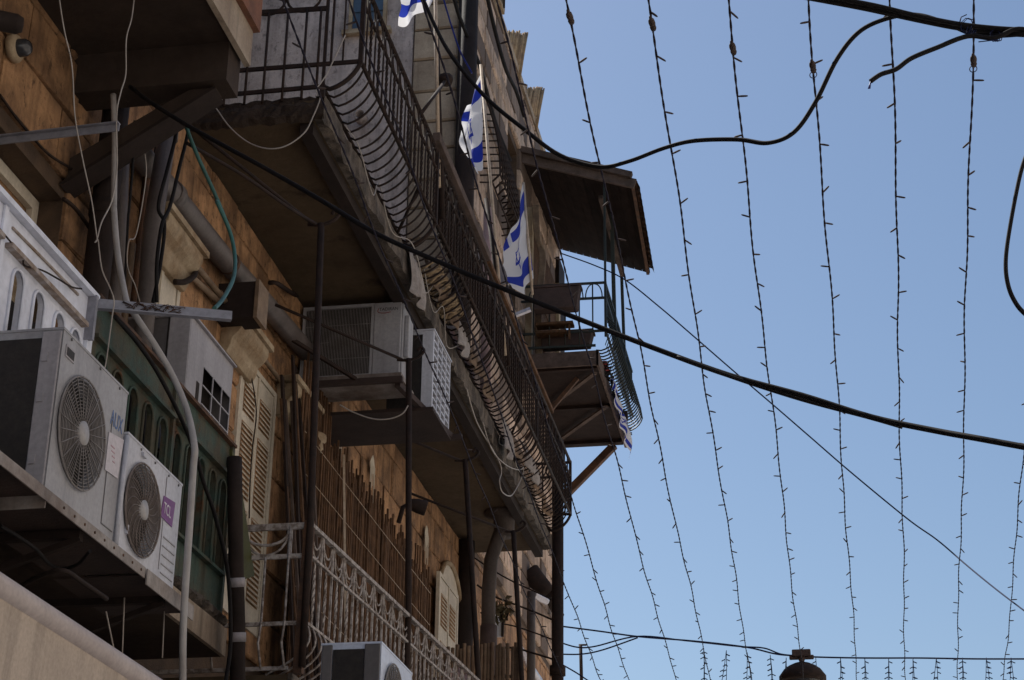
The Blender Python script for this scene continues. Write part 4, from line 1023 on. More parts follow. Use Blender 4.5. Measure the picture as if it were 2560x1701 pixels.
# orange cane matting inside railing
CM = thing('cane_matting', 'pinkish cane matting standing inside the far part of the white railing', 'matting', (-3.3, 16.3, 4.4))
cmm = MB().tube([V(0, 0, 0), V(0, 0, 1)], .012, 5).mesh('cane'); cmm.materials.append(M_PINK)
yy = 14.8
while yy < 17.4:
    inst('cane', cmm, CM, (WX(yy) - .06, yy, 4.37), (1, 1, .95 + random.uniform(-.06, .05) + .05 * math.sin(yy * 5))); yy += .026

# ================================================================== PIPES ON THE WALL
def pipe(pts, r, m, label, name='drain_pipe', n=12, k=1, group=None, collar=()):
    mb = MB().tube(pts if k == 1 else smooth(pts, k), r, n)
    for c, tdir in collar: mb.tube([Vector(c) - Vector(tdir) * .05, Vector(c) + Vector(tdir) * .05], r * 1.12, n)
    return solo(name, mb, m, label, 'pipe', group)
zv = (0, 0, 1)
def vx(q, X, z0, z1_): p = A(q, X); return [V(p.x, p.y, z0), V(p.x, p.y, z1_)]
pipe(vx(z1(690, 1300), -4.32, 4.7, 8.0), .085, M_PVCD, 'thick dark drain pipe, leftmost of the pipe cluster below the upper balcony', collar=[((-4.32, A(z1(690, 1300), -4.32).y, 6.9), zv)])
pipe([A(z1(800, 900), -4.3), A(z4(925, 700), -4.3), A(z4(905, 960), -4.3) - V(0, 0, .9)], .05, M_PVC, 'grey drain pipe directly right of the thick dark one')
pipe([A(z1(1100, 850), -4.18), A(z1(1000, 1450), -4.18), A(z4(1150, 960), -4.18), A(z4(1140, 1100), -4.18) - V(0, 0, .8)], .062, M_PVC, 'pale grey open topped drain pipe leaning in front of the diagonal pipe', collar=[(A(z1(1098, 875), -4.18), (0, 0, 1))])
pipe([A(z1(840, 930), -4.36), A(z1(960, 1070), -4.36), A(z7(0, 530), -4.36), A(z7(300, 860), -4.36), A(z7(540, 1135), -4.36), A(z7(620, 1230), -4.36)], .085, M_PVC, 'wide grey drain pipe sloping diagonally along the wall under the long balcony', collar=[(A(z1(1130, 1270), -4.36), (0, 1, .06))])
pipe(vx(z1(960, 1150), -4.38, 5.9, 7.86), .028, M_RUST, 'thin rusty pipe between the grey drain pipes')
pipe(vx(z1(1040, 900), -4.38, 6.9, 8.2), .05, M_PVCD, 'short dark pipe under the end of the upper balcony')
pipe(vx(z4(1040, 520), -4.30, 5.9, A(z4(1040, 500), -4.3).z), .022, M_TANP, 'short tan stub pipe in front of the dark drain pipes')
pipe([A(z4(1290, 360), -4.40), A(z4(1560, 700), -4.40), A(z4(1840, 1045), -4.40)], .024, M_TANP, 'upper tan conduit running along the wall under the grey diagonal pipe', 'conduit')
pipe([A(z4(1260, 450), -4.42), A(z4(1500, 760), -4.42), A(z4(1720, 960), -4.42)], .024, M_TANP, 'lower tan conduit parallel below the upper one', 'conduit')
pipe([A(z7(0, 800), -4.40), A(z8(250, 30), -4.40), A(z8(690, 600), -4.40)], .02, M_TANP, 'long tan conduit running past the tall shutter to the first post', 'conduit')
pipe([A(z4(1370, 800), -4.37), A(z4(1450, 800), -4.33), A(z4(1520, 755), -4.33), A(z4(1535, 690), -4.37)], .022, M_PVCD, 'dark curved elbow hose beside the cream hood', 'hose', 8, 5)
pc = thing('pipe_clamp', 'rusty clamp band round the upper part of the diagonal drain pipe', 'clamp', A(z7(60, 600), -4.36))
c = A(z7(60, 590), -4.36)
part('band', MB().tube([c - V(0, .025, .001), c + V(0, .025, .001)], .092, 12), M_RUST, pc)
part('anchor', MB().bar(c, V(W, c.y, c.z + .02), .03), M_RUST, pc)
jb = thing('junction_box', 'dark box fixed to the diagonal drain pipe under the long balcony', 'box', A(z7(180, 860), -4.2))
c = A(z7(200, 860), -4.22)
part('body', MB().box(-4.46, -4.16, c.y - .02, c.y + .2, c.z - .15, c.z + .15), M_PVCD, jb)
part('cover', MB().box(-4.16, -4.13, c.y - .03, c.y + .21, c.z - .16, c.z + .16), M_TANP, jb)
hk = thing('wall_hook', 'bent dark iron hook in the wall under the long balcony soffit', 'hook', A(z7(370, 735), -4.4))
part('rod', MB().tube(smooth([A(z7(350, 735), -4.35), A(z7(400, 735), -4.3), A(z7(470, 780), -4.35), A(z7(550, 830), -4.5)], 4), .02, 6), M_IRON, hk)
# vertical soil pipe with collar at the far end
sp = thing('soil_pipe', 'large grey soil pipe with flared collar rising to the balcony soffit', 'pipe', (-3.75, 19.6, 4))
cc = H(z12(905, 115), SZ); pb = B(z12(770, 1170), cc.y - .1)
part('collar', MB().lathe([(.24, 0), (.24, -.03), (.13, -.06), (.125, -.22), (.11, -.30), (.0, -.30)], cc, (0, 0, 1), 18), M_PVC2, sp)
part('shaft', MB().tube([cc - V(0, 0, .2), B(z12(865, 300), cc.y - .05), B(z12(790, 520), cc.y - .1), B(z12(770, 800), cc.y - .1), pb + V(0, 0, -.6)], .082, 14), M_PVC2, sp)
part('clay_foot', MB().tube([pb + V(0, 0, .10), pb + V(0, 0, -.6)], .10, 14), M_TERRA, sp)
pipe([V(W + .1, 20.95, 5), V(W + .1, 20.95, 8.4)], .12, M_PVCD, 'dark wide pipe in the shaded corner behind the soil pipe')
pipe([B(z12(1140, 800), 22.0), B(z12(1140, 1200), 22), B(z12(1140, 1568), 22) - V(0, 0, 1)], .055, M_PVC, 'grey standpipe with bent top near the flood lamp')
pipe([B(z12(1155, 815), 22.0), B(z12(1210, 850), 22.2), B(z12(1270, 880), 22.4)], .05, M_SILV, 'short silver duct elbow leading to the flood lamp', 'duct', 10, 4)
pipe([A(z12(1040, 1290), -4.2), A(z12(1110, 1420), -4.2), A(z12(1210, 1568), -4.2)], .05, M_SILV, 'silver conduit running down the far wall behind the bamboo fence', 'conduit')
# black duct with silver bands at the end of the green enclosure
dq = thing('black_duct', 'thick black wrapped duct with two silver bands beside the green enclosure', 'duct', (-3.68, 10.3, 3))
dp = [A(z5(1675, 1075), -3.74), A(z6(1672, 300), -3.72), A(z6(1680, 760), -3.72), A(z6(1690, 1150), -3.72), A(z6(1690, 1568), -3.72)]
dp[0].z -= .05; dp.append(dp[-1] - V(0, 0, .8))
part('tube', MB().tube(dp, .050, 12), M_PVCD, dq)
for f, e in ((dp[2], dp[3]), (dp[3], dp[4])):
    t_ = (e - f).normalized(); c = f + t_ * .10
    part('silver_band', MB().tube([c - t_ * .03, c + t_ * .03], .0545, 14), M_PVCB, dq)
tp = thing('olive_tarp', 'olive green tarp strip folded over the end of the green enclosure', 'tarp', (-3.8, 10.8, 5))
pa = [A(z5(1655, 1065), -3.80), A(z5(1700, 1200), -3.80), A(z6(1740, 330), -3.80), A(z6(1812, 825), -3.80), A(z6(1730, 855), -3.80), A(z6(1720, 620), -3.80), A(z6(1660, 150), -3.80)]
part('sheet', MB().prism(pa, (-.02, 0, 0)), M_OLIVE, tp)
# wall fittings at top left
wl = thing('bulkhead_lamp', 'round white bulkhead lamp fixed to the wall at the top left', 'wall lamp', A(z1(80, 320), W + .04))
c = A(z1(75, 320), W + .045)
part('base', MB().lathe([(0, 0), (.085, 0), (.085, .03), (.07, .05), (0, .05)], c, (1, 0, 0), 18), M_CORN, wl)
part('globe', MB().lathe([(.055, .05), (.052, .09), (.035, .115), (0, .12)], c, (1, 0, 0), 16), M_GLASS, wl)
sc = thing('security_camera', 'dark security camera housing cut by the left edge of the frame', 'security camera', A(z1(20, 120), -4.2))
c = A(z1(30, 125), -4.15)
part('housing', MB().tube([c + V(-.25, -.12, 0), c + V(.06, .03, -.02)], .055, 12).lathe([(.055, 0), (.04, .03), (0, .035)], c + V(.06, .03, -.02), (.9, .43, -.05), 12), M_PVCD, sc)
part('mount', MB().bar(c + V(-.2, -.1, 0), V(W, c.y - .1, c.z - .05), .03), M_IRON, sc)
# flood lamps
def flood(q, Y, label, flip=1, s=1.):
    c = B(q, Y); t = thing('flood_lamp', label, 'lamp', c)
    part('shade', MB().lathe([(0, -.02), (.035, -.02), (.05, .02), (.06, .06), (.065, .13), (.06, .14), (0, .135)], c, (flip * .85, .3, -.22), 14), M_IRON, t)
    part('mount', MB().tube([c, c + V(-.06 * flip, .0, -.03), c + V(-.09 * flip, .0, -.16)], .02, 6), M_IRON, t)
    return t
flood(z8(1490, 1285), 13.6, 'dark flood lamp fixed to the post in front of the reed screen')
c = B(z12(1290, 800), 26)
t = thing('flood_lamp', 'dark flood lamp clamped to the far corner post below the long balcony', 'lamp', c)
part('shade', MB().lathe([(0, -.02), (.09, -.02), (.12, .06), (.15, .26), (.18, .40), (.16, .43), (0, .42)], c, (-.75, -.1, .75), 14), M_IRON, t)
part('arm', MB().tube([c, B(z12(1330, 900), 26.5), B(z12(1380, 1000), 28)], .09, 8), M_IRON, t)

# ================================================================== FAR CANOPIED BALCONY
FB = thing('canopied_balcony', 'wooden floored green railed balcony under the canopy at the far corner', 'balcony', (-3.8, 26.5, 12.5))
FX = -3.12; FY0, FY1 = 25.0, 28.6; FZ = 12.45
part('floor', MB().box(W, FX - .15, FY0, FY1, FZ + .06, FZ + .2), M_DWOOD, FB)
part('soffit_boards', MB().box(W, FX - .17, FY0 + .02, FY1, FZ + .035, FZ + .055), M_DWOOD, FB)
for i in range(3): part('joist', MB().box(W, FX - .16, FY0 + .1 + i * 1.6, FY0 + .18 + i * 1.6, FZ - .02, FZ + .034), M_DWOOD, FB)
part('end_board', MB().box(W + .02, FX - .12, FY0 - .04, FY0 - .003, FZ - .02, FZ + .22), M_PLANK, FB)
part('side_board', MB().box(FX - .147, FX - .11, FY0 - .04, FY1, FZ - .02, FZ + .22), M_PLANK, FB)
for (ya, yb) in ((25.2, 26.3), (26.6, 27.7)):
    part('cross_brace', MB().bar(V(W + .05, yb + .5, FZ - .05), V(FX - .2, ya, FZ - .05), .07, .03), M_PLANK, FB)
part('strut', MB().bar(V(W + .08, 28.4, FZ - 1.05), V(FX - .3, 28.4, FZ - .04), .12, .12), M_RUST, FB)
part('strut', MB().bar(V(W + .08, 25.4, FZ - 1.0), V(FX - .5, 25.4, FZ - .04), .06, .06), M_RUST, FB)
zr = FZ + 1.38
for zz, xx in ((zr, FX), (zr - .26, FX), (zr - .82, FX), (FZ + .32, FX - .16)):
    part('end_rail', MB().bar(V(W + .05, FY0, zz + .02), V(xx, FY0, zz), .03, .035), M_IRONG, FB)
for i, xx in enumerate((-4.25, -4.0, -3.75, -3.53, -3.32)):
    part('end_baluster', MB().tube([V(xx, FY0 - .005, zr - .26 if i % 2 else zr), V(xx, FY0 - .005, FZ + .3 if i < 4 else zr - .84)], .012, 5), M_IRONG, FB)
for xx in (-4.2, -3.9, -3.6, -3.3):
    for s_ in (1, -1):
        part('end_swag', MB().tube([V(xx + s_ * (.02 + .11 * math.sin(PI / 2 * j / 6)), FY0 - .01, zr - .02 - .22 * (1 - math.cos(PI / 2 * j / 6))) for j in range(7)], .01, 4), M_IRONG, FB)
zl2 = zr - .82
for zz in (zr, zr - .26, zl2):
    part('side_rail', MB().bar(V(FX, FY0, zz), V(FX, FY1, zz), .03, .035), M_IRONG, FB)
bh = MB().tube([V(-.16, 0, -.30)] + [V(-.16 + .34 * math.sin(a), 0, -.02 - .30 * math.cos(a)) for a in [PI / 2 * i / 7 for i in range(1, 7)]] + [V(.0 + .14, 0, .12), V(.0, 0, .26), V(0, 0, .82)], .013, 5).mesh('bellied_bar'); bh.materials.append(M_IRONG)
i = 0; yy = FY0 + .05
while yy < FY1:
    inst('bellied_bar', bh, FB, (FX, yy, zl2)); yy += .12
part('corner_post', MB().bar(V(FX, FY0, zl2 - .1), V(FX, FY0, zr + .02), .04), M_IRONG, FB)
lat = MB()
for i in range(34):
    y0 = FY0 + .1 + i * .13
    for sg in (1, -1):
        ya, yb = y0, y0 + sg * 1.2
        if min(ya, yb) < FY0 + .05 or max(ya, yb) > FY1: continue
        lat.bar(V(FX - .012 * (1 + sg), ya, zl2 - .2), V(FX - .012 * (1 + sg), yb, zr - .05), .006, .022)
part('lattice', lat, M_IRONG, FB)['kind'] = 'stuff'
CN = thing('wooden_canopy', 'dark wooden plank canopy with corrugated edge over the far balcony', 'canopy', (-3.6, 26.5, 15.8))
cA, cB, cC, cD = V(W, 24.95, 16.12), V(-2.62, 25.0, 15.5), A((1626, 684), -2.6), V(W, 28.9, 16.5)
nP = 13
for i in range(nP):
    f0, f1 = i / nP, (i + .965) / nP
    p, q = cA.lerp(cB, f0), cA.lerp(cB, f1); r_, s_ = cD.lerp(cC, f0), cD.lerp(cC, f1)
    part('plank', MB().grid(lambda u, v: p.lerp(q, u).lerp(r_.lerp(s_, u), v), 1, 4, False).grid(lambda u, v: p.lerp(q, u).lerp(r_.lerp(s_, u), v) + V(0, 0, .03), 1, 4, False), M_DWOOD, CN)
nrm = V(.28, 0, 1)
part('near_fascia', MB().bar(cA + V(0, -.03, .02), cB + V(0, -.03, .02), .05, .16), M_PLANK, CN)
part('top_flashing', MB().bar(cA + V(0, -.07, .15), cB + V(-.05, -.07, .15), .12, .10), M_PLANK, CN)
part('outer_beam', MB().bar(cB + V(-.04, 0, .0), cC + V(-.04, 0, 0), .05, .06), M_RUST, CN)
part('corrugated_edge', MB().grid(lambda u, v: cB.lerp(cC, u) + V(.02 + .05 * v, 0, .10 - .12 * v + .016 * math.sin(u * 90)), 90, 2, False), M_RUST, CN)
part('sheet_roof', MB().grid(lambda u, v: cA.lerp(cB, u).lerp(cD.lerp(cC, u), v) + V(.03 * u, 0, .09 + .012 * math.sin(v * 110)), 10, 90, False), M_RUST, CN)
p_hi = B(z13(990, 560), 25.6); 
part('prop', MB().bar(V(FX, 25.0, zr - .02), V(FX, 25.02, 15.64), .035), M_IRONG, CN)
part('prop', MB().bar(V(FX, 26.2, zl2 + .2), V(FX, 25.95, 15.60), .06), M_IRONG, CN)
part('prop', MB().bar(V(FX, 27.55, zl2 + .3), V(FX, 27.15, 15.60), .05), M_IRONG, CN)
part('diagonal_prop', MB().bar(B(z13(985, 560), 25.2), B(z13(1200, 1330), 27.2), .07), M_PLANK, CN)
# door leaf + boards on wall behind that balcony
dr = thing('balcony_door', 'brown panelled door on the wall inside the canopied balcony', 'door', (W + .05, 25.8, FZ + .2))
part('leaf', MB().box(W + .055, W + .10, 25.5, 28.2, FZ + .2, 15.4), M_WOOD, dr)
for i in range(3): part('panel', MB().box(W + .101, W + .115, 25.62, 28.08, FZ + .35 + i * .75, FZ + .95 + i * .75), M_WOOD, dr)
part('frame', MB().box(W + .055, W + .16, 28.202, 28.35, FZ + .2, 15.45).box(W + .055, W + .16, 25.35, 25.498, FZ + .2, 15.45), M_CORN, dr)
mb = MB()
for i in range(5):
    mb.tube(smooth([V(W + .2 + .02 * i, 25.2, 15.4), V(W + .22 + .02 * i, 25.25, 14.9 - .03 * i), V(W + .3 + .02 * i, 25.3, 14.5), V(W + .24 + .02 * i, 25.3, 13.6), V(W + .25 + .02 * i, 25.3, FZ + .2)], 6), .018, 5)
solo('cable_bundle', mb, M_TANP, 'bundle of tan cables hanging on the wall beside the canopied balcony', 'cable')
part('corner_pilaster', MB().box(W + .052, W + .12, 28.45, YC + .02, FZ - .4, 16.1), M_PVCD, far)
# planters on the near end rail
def planter(c, w, h, label, m=M_TERRA):
    t = thing('planter_box', label, 'planter', c)
    part('trough', MB().prism([c + V(-w / 2, 0, 0), c + V(w / 2 - .05, 0, 0), c + V(w / 2, 0, h), c + V(-w / 2, 0, h)], (0, .22, 0)), m, t, bevel=.012)
    part('rim', MB().box(c.x - w / 2 - .02, c.x + w / 2 + .02, c.y - .015, c.y + .235, c.z + h + .002, c.z + h + .035), m, t)
    return t
planter(V(-3.85, 24.75, zr - .50), .72, .36, 'brown planter trough hung high on the near end of the canopied balcony')
planter(V(-3.75, 25.15, FZ + .42), .80, .22, 'dark planter trough standing low behind the near end railing')
sf = thing('small_shelf', 'small wooden shelf fixed to the near balcony railing between the planters', 'shelf', V(-3.9, 24.97, zr - .78))
part('board', MB().box(-4.2, -3.62, 24.9, 25.1, zr - .70, zr - .66).box(-4.2, -3.72, 24.9, 25.1, zr - .84, zr - .80), M_WOOD, sf)
part('foot', MB().bar(V(-3.68, 24.95, zr - .70), V(-3.68, 24.95, zr - .95), .03), M_WOOD, sf)
rc = thing('red_crate', 'small red plastic crate seen through the bars of the canopied balcony', 'crate', V(-3.25, 26.1, FZ + .22))
part('body', MB().box(-3.45, -3.25, 26.0, 26.35, FZ + .21, FZ + .45), M_RED, rc, bevel=.01)
part('rim', MB().box(-3.47, -3.235, 25.98, 26.37, FZ + .452, FZ + .48), M_RED, rc)
vm = MB()
random.seed(31)
for i in range(16):
    yy = FY0 + .8 + random.uniform(0, 2.6)
    vm.tube([V(FX - .1 + random.uniform(-.05, .1), yy + .25 * math.sin(j * .6 + i), FZ + .12 + random.uniform(-.02, .16) + .05 * math.sin(j + i)) for j in range(8)], .012, 4)
solo('hose_coil', vm, M_BLKC, 'tangle of black hose lying in the belly of the canopied balcony railing', 'hose')
jar = thing('black_lantern', 'small black lantern sticking out below the canopied balcony floor edge', 'lantern', B(z14(965, 1225), 27.6))
c = B(z14(955, 1225), 27.6)
part('box', MB().obox(c, (.10, 0, 0), (0, .06, 0), (0, 0, .075)), M_IRON, jar, bevel=.01)
part('stem', MB().tube([c + V(-.1, 0, 0), c + V(-.35, 0, .05)], .02, 5), M_IRON, jar)

# ================================================================== FLAGS
def flag_mesh(fn, nu=36, nv=30):
    me = bpy.data.meshes.new('cloth')
    vs_ = [fn(i / nu, j / nv) for j in range(nv + 1) for i in range(nu + 1)]
    fs = [(j * (nu + 1) + i, j * (nu + 1) + i + 1, (j + 1) * (nu + 1) + i + 1, (j + 1) * (nu + 1) + i) for j in range(nv) for i in range(nu)]
    me.from_pydata([tuple(v) for v in vs_], [], fs); uvl = me.uv_layers.new(name='UVMap')
    for p in me.polygons:
        p.use_smooth = True
        for li in p.loop_indices:
            vi = me.loops[li].vertex_index; uvl.data[li].uv = ((vi % (nu + 1)) / nu, (vi // (nu + 1)) / nv)
    me.materials.append(M_FLAG); return me
def flag(label, p0, p1, top, bot, fn, post=None):
    """p0,p1 = stick ends; cloth hoisted between top and bot"""
    t = thing('flag', label, 'flag', p0, 'blue and white flags on the balcony')
    part('stick', MB().tube([p0, p1], .018, 6), M_STICK, t)
    me = flag_mesh(fn)
    for v in me.vertices: v.co = v.co - Vector(p0)
    o = bpy.data.objects.new('cloth', me); COL.objects.link(o); o.parent = t
    return t
def quadflag(TL, TR, BL, BR, fold=.06, nf=3., sag=0., depth=V(0, 1, 0), ph=0., bow=.0):
    """u: hoist(TR..BR side=0) -> fly(TL..BL=1)"""
    TL, TR, BL, BR = map(Vector, (TL, TR, BL, BR))
    def fn(u, v):
        top = TR.lerp(TL, u); bot = BR.lerp(BL, u); p = bot.lerp(top, v)
        p = p + depth * (fold * math.sin(u * nf * 2 * PI + ph + v * 1.6) * (.25 + .75 * u)) + V(-bow * math.sin(PI * v) * u + .018 * math.sin(13 * v + 5 * u + ph) * u, .02 * math.sin(19 * v + 3 * u), .015 * math.sin(11 * u + 4 * v) * u)
        p.z -= sag * math.sin(PI * u) * (1 - .5 * v)
        return p
    return fn
# flag 2 (middle, brightest)
Yf = 16.9
TR, BR = B(d(1109, 158), Yf), B(d(1112, 380), Yf)
TL, BL = B(d(1082, 250), Yf + .45), B(d(1098, 392), Yf + .3)
flag('bright flag hanging straight down its stick in the middle of the balcony', V(RX, Yf, ZT - .5), B(d(1108, 150), Yf), 0, 0, quadflag(TL, TR, BL, BR, .07, 1.3, .05, V(.30, .9, 0), .4, .15))
# flag 3 (right)
Yg = 19.6
TR, BR = B(d(1207, 424), Yg), B(d(1228, 640), Yg + .1)
TL, BL = B(d(1176, 560), Yg - .35), B(d(1187, 668), Yg - .25)
flag('flag with broad blue bands drooping before the canopied balcony', B(z10(1195, 900), Yg + .05), B(d(1206, 421), Yg), 0, 0, quadflag(TL, TR, BL, BR, .10, 1.4, .10, V(.35, .9, 0), 2.4, .10))
# flag 1 (top)
Yh = 13.6
TR, BR = B(d(1002, -260), Yh), B(d(996, 4), Yh)
TL, BL = B(d(935, -130), Yh - .2), B(d(922, 56), Yh - .2)
flag('flag fluttering to the left at the top edge above the long balcony', V(RX, Yh, ZT - .3), B(d(1000, -200), Yh), 0, 0, quadflag(TL, TR, BL, BR, .08, 1.5, .03, V(.1, .9, 0), 0, .02))
# iron flag posts with bracket on the railing
for (y, qa, lab) in ((Yh + .06, z2(1521, 170), 'dark iron flag post with bracket at the first flag'), (Yf + .06, z10(812, 150), 'dark iron flag post with bracket at the middle flag')):
    top = B(qa, y)
    t = thing('flag_post', lab, 'post', V(RX, y, ZT - .6), 'iron flag posts')
    part('shaft', MB().tube([V(RX + .03, y, ZT - .6), V(top.x + .03, y, top.z)], .026, 7), M_IRON, t)
    if y < 15: part('clamp', MB().lathe([(0, -.04), (.06, -.04), (.07, 0), (.06, .04), (0, .04)], V(RX + .02, y, ZT + .85), (0, 0, 1), 8), M_IRON, t)
    part('brace', MB().tube([V(RX + .02, y, ZT + (.85 if y < 15 else .35)), V(RX - .0, y - (.8 if y < 15 else .4), ZT + .02)], .016, 5), M_IRON, t)
# flag 4 draped along far balcony edge
def fn4(u, v):
    y = 25.9 + 2.3 * u
    return V(FX - .06 + .07 * math.sin(v * 2.5) + .035 * math.sin(u * 22 + v), y + .1 * v, FZ + .15 - (.22 + .30 * u) * v + .03 * math.sin(u * 9) + .02 * math.sin(u * 31 + v * 4))
t = thing('draped_flag', 'crumpled flag draped along the outer edge of the canopied balcony floor', 'flag', (FX, 27, FZ))
me = flag_mesh(fn4, 40, 14)
for v in me.vertices: v.co = v.co - Vector((FX, 27, FZ))
o = bpy.data.objects.new('cloth', me); COL.objects.link(o); o.parent = t
# satellite dish and pink pipe
dc = B(z10(905, 690), 19.0)
sdh = thing('satellite_dish', 'grey satellite dish seen edge on behind the balcony rail', 'satellite dish', dc)
part('dish', MB().lathe([(0, 0), (.13, .013), (.23, .045), (.28, .075), (.283, .082), (.23, .055), (.13, .022), (0, .01)], dc - V(.1, 0, 0), (.86, -.42, .3), 26), M_DISH, sdh)
part('arm', MB().tube([dc, dc + V(-.25, .1, -.1), V(W, 19.3, dc.z - .3)], .025, 6), M_IRON, sdh)
pk = B(z10(852, 230), 18.2)
pipe([V(pk.x, 18.2, SZ + .2), V(pk.x, 18.2, pk.z)], .06, M_PINK, 'upright pinkish pipe behind the top rail near the middle flag', 'vent_pipe')
solo('white_batten', MB().bar(B(z10(1065, 1060), 19.5), B(z10(1180, 1015), 19.5), .06, .04), M_SILV, 'short white batten sticking out of the rail below the right hand flag', 'batten')

# ================================================================== CABLES
def pl(pts, Y): return [B(q, Y if not isinstance(Y, (list, tuple)) else Y[i]) for i, q in enumerate(pts)]
def ylin(n, a, b): return [a + (b - a) * i / (n - 1) for i in range(n)]
q = [d(960, -40), d(1000, 55), d(1040, 128), d(1120, 225), d(1210, 300), d(1290, 358), d(1380, 385), d(1450, 372), d(1530, 342), d(1600, 325), d(1700, 322), d(1770, 330), d(1830, 305), d(1880, 235), d(1930, 135), d(1985, 70), d(2060, 39), d(2120, 36), d(2190, 58), d(2260, 82), d(2370, 78)]
cable('overhead_cable', pl(q, ylin(len(q), 7.6, 6.2)), .0105, M_BLKC, 'thick black cable looping down from the top flag and up to the bundle', group='black cables over the street')
q = [d(1840, -10), d(1990, 18), d(2100, 42), d(2200, 62), d(2290, 74), d(2380, 80)]
cable('overhead_cable', pl(q, 6.25), .013, M_BLKC, 'heavy black cable along the bundle at the top right corner', group='black cables over the street')
q = [d(1880, -12), d(2010, 12), d(2110, 36), d(2210, 56), d(2300, 66), d(2380, 70)]
cable('overhead_cable', pl(q, 6.22), .010, M_BLKC, 'second cable lying upon the heavy one at the top right corner', group='black cables over the street')
q = [d(2006, 188), d(2030, 172), d(2065, 160), d(2100, 135), d(2160, 110), d(2230, 84), d(2290, 88), d(2340, 68), d(2380, 72)]
ct = thing('cut_cable', 'short black cable end with frayed wires hanging by the top right bundle', 'cable', B(q[0], 6.2))
part('sheath', MB().tube(smooth(pl(q, 6.2), 6), .010, 7), M_BLKC, ct)
for k in (-1, 0, 1): part('frayed_wire', MB().tube([B(d(2007, 187), 6.2), B(d(2003 + k * 2, 205), 6.2 + .01 * k)], .002, 4), M_BLUEC, ct)
mb = MB()
for (cx, cy, s_) in ((2225, 60, 1.), (2290, 82, .8), (2235, 70, .7)):
    mb.tube([B(d(cx + 14 * s_ * math.cos(j * .9) + j * .7, cy + 18 * s_ * math.sin(j * .9)), 6.2 + .004 * j) for j in range(18)], .0022, 4)
mb.tube([B(d(2255, 97), 6.2), B(d(2300, 92), 6.2)], .0025, 4); mb.tube([B(d(2212, 52), 6.2), B(d(2215, 40), 6.2), B(d(2228, 34), 6.2)], .0025, 4)
solo('binding_wire', mb, M_NAVY, 'thin wire twisted round the cable bundle at the top right', 'wire')
q = [d(2372, 340), d(2352, 400), d(2330, 510), d(2318, 600), d(2324, 660), d(2345, 705), d(2375, 735)]
cable('overhead_cable', pl(q, 6.0), .0085, M_BLKC, 'black cable loop sagging at the right edge of the frame', group='black cables over the street')
q = [d(300, 200), d(345, 235), d(450, 300), d(600, 382), d(740, 462), d(870, 540), d(1030, 612), d(1190, 678), d(1340, 738), d(1500, 800), d(1680, 865), d(1850, 912), d(2010, 962), d(2150, 992), d(2260, 1012), d(2390, 1036)]
cable('main_cable', pl(q, ylin(len(q), 8.9, 7.0)), .0145, M_BLKC, 'main black cable crossing from the upper left balcony to the right edge', k=6)
q = [d(1560, 823), d(1700, 874), d(1850, 922), d(2000, 962), d(2080, 985)]
cable('overhead_cable', pl(q, 7.6), .009, M_BLKC, 'second cable lashed along the main crossing cable', group='black cables over the street')
q = [d(1295, 585), d(1370, 612), d(1440, 645), d(1520, 708), d(1590, 768), d(1690, 855), d(1780, 932), d(1870, 1010), d(1960, 1088), d(2090, 1195), d(2160, 1245), d(2230, 1305), d(2300, 1362), d(2390, 1430)]
solo('thin_cable', MB().tube(smooth(pl(q, ylin(len(q), 26, 13)), 7), .011, 6, True, .0055), M_NAVY, 'thin dark wire running from the canopy down to the lower right edge', 'cable')
q = [d(430, 330), d(560, 405), d(660, 475), d(728, 517)]
cable('stay_wire', pl(q, ylin(4, 9.6, 11.1)), .012, M_IRON, 'dark stay wire under the soffit leading to the first hooked post', 'wire')
# teal hose, hoses at left
q = [z1(1185, 640), z1(1215, 820), z1(1290, 1020), z1(1400, 1260), z1(1490, 1480), z4(1700, 170), z4(1800, 400), z4(1842, 600), z4(1830, 770), z4(1750, 930), z4(1680, 1010)]
cable('teal_hose', [A(p, X) for p, X in zip(q, ylin(len(q), -4.0, -3.35))], .013, M_TEAL, 'teal hose curving down to the lower angle arm', 'hose', n=8)
q = [z1(740, 620), z1(750, 900), z1(745, 1300), z4(895, 250), z4(925, 600), z4(990, 950), z5(930, 60), z5(1090, 300), z5(1230, 540), z5(1330, 780), z5(1385, 1040), z6(1375, 60), z6(1340, 600), z6(1305, 1150), z6(1300, 1600)]
cable('grey_hose', [A(p, X) for p, X in zip(q, [-4.2, -4.15, -4.05, -4.0, -3.9, -3.75, -3.7, -3.6, -3.5, -3.4, -3.3, -3.3, -3.3, -3.3, -3.3])], .019, M_CONDW, 'pale grey hose curving in front of the green enclosure and hanging down', 'hose', n=8)
q = [z5(820, 120), z5(960, 280), z5(1100, 480), z5(1250, 760), z5(1380, 1060), z5(1450, 1300), z6(1530, 400), z6(1620, 800), z6(1640, 1300), z6(1600, 1600)]
cable('black_hose', [A(p, -3.72) for p in q], .014, M_BLKC, 'black cable sweeping over the green enclosure down to the wrapped duct', n=6)
q = [z1(385, -20), z1(420, 200), z1(470, 430), z1(490, 760), z1(540, 1040), z1(600, 1320), z1(635, 1560), z4(770, 480), z4(800, 700), z4(860, 840), z4(895, 950), z5(800, 120), z5(760, 420), z5(745, 490)]
cable('pale_wire', [A(p, -3.62) for p in q], .0035, M_WWIRE, 'thin pale wire dangling down the left side past the lower angle arm', 'wire', n=5)
q = [z1(878, -20), z1(860, 120), z1(825, 260), z1(822, 480), z1(790, 600), z1(765, 720), z1(760, 900), z1(765, 1080), z1(735, 1300), z1(665, 1450), z1(635, 1560), z4(745, 490)]
cable('pale_wire', [A(p, -3.62) for p in q], .004, M_WWIRE, 'pale wire hanging from the upper balcony soffit beside the first', 'wire', n=5)
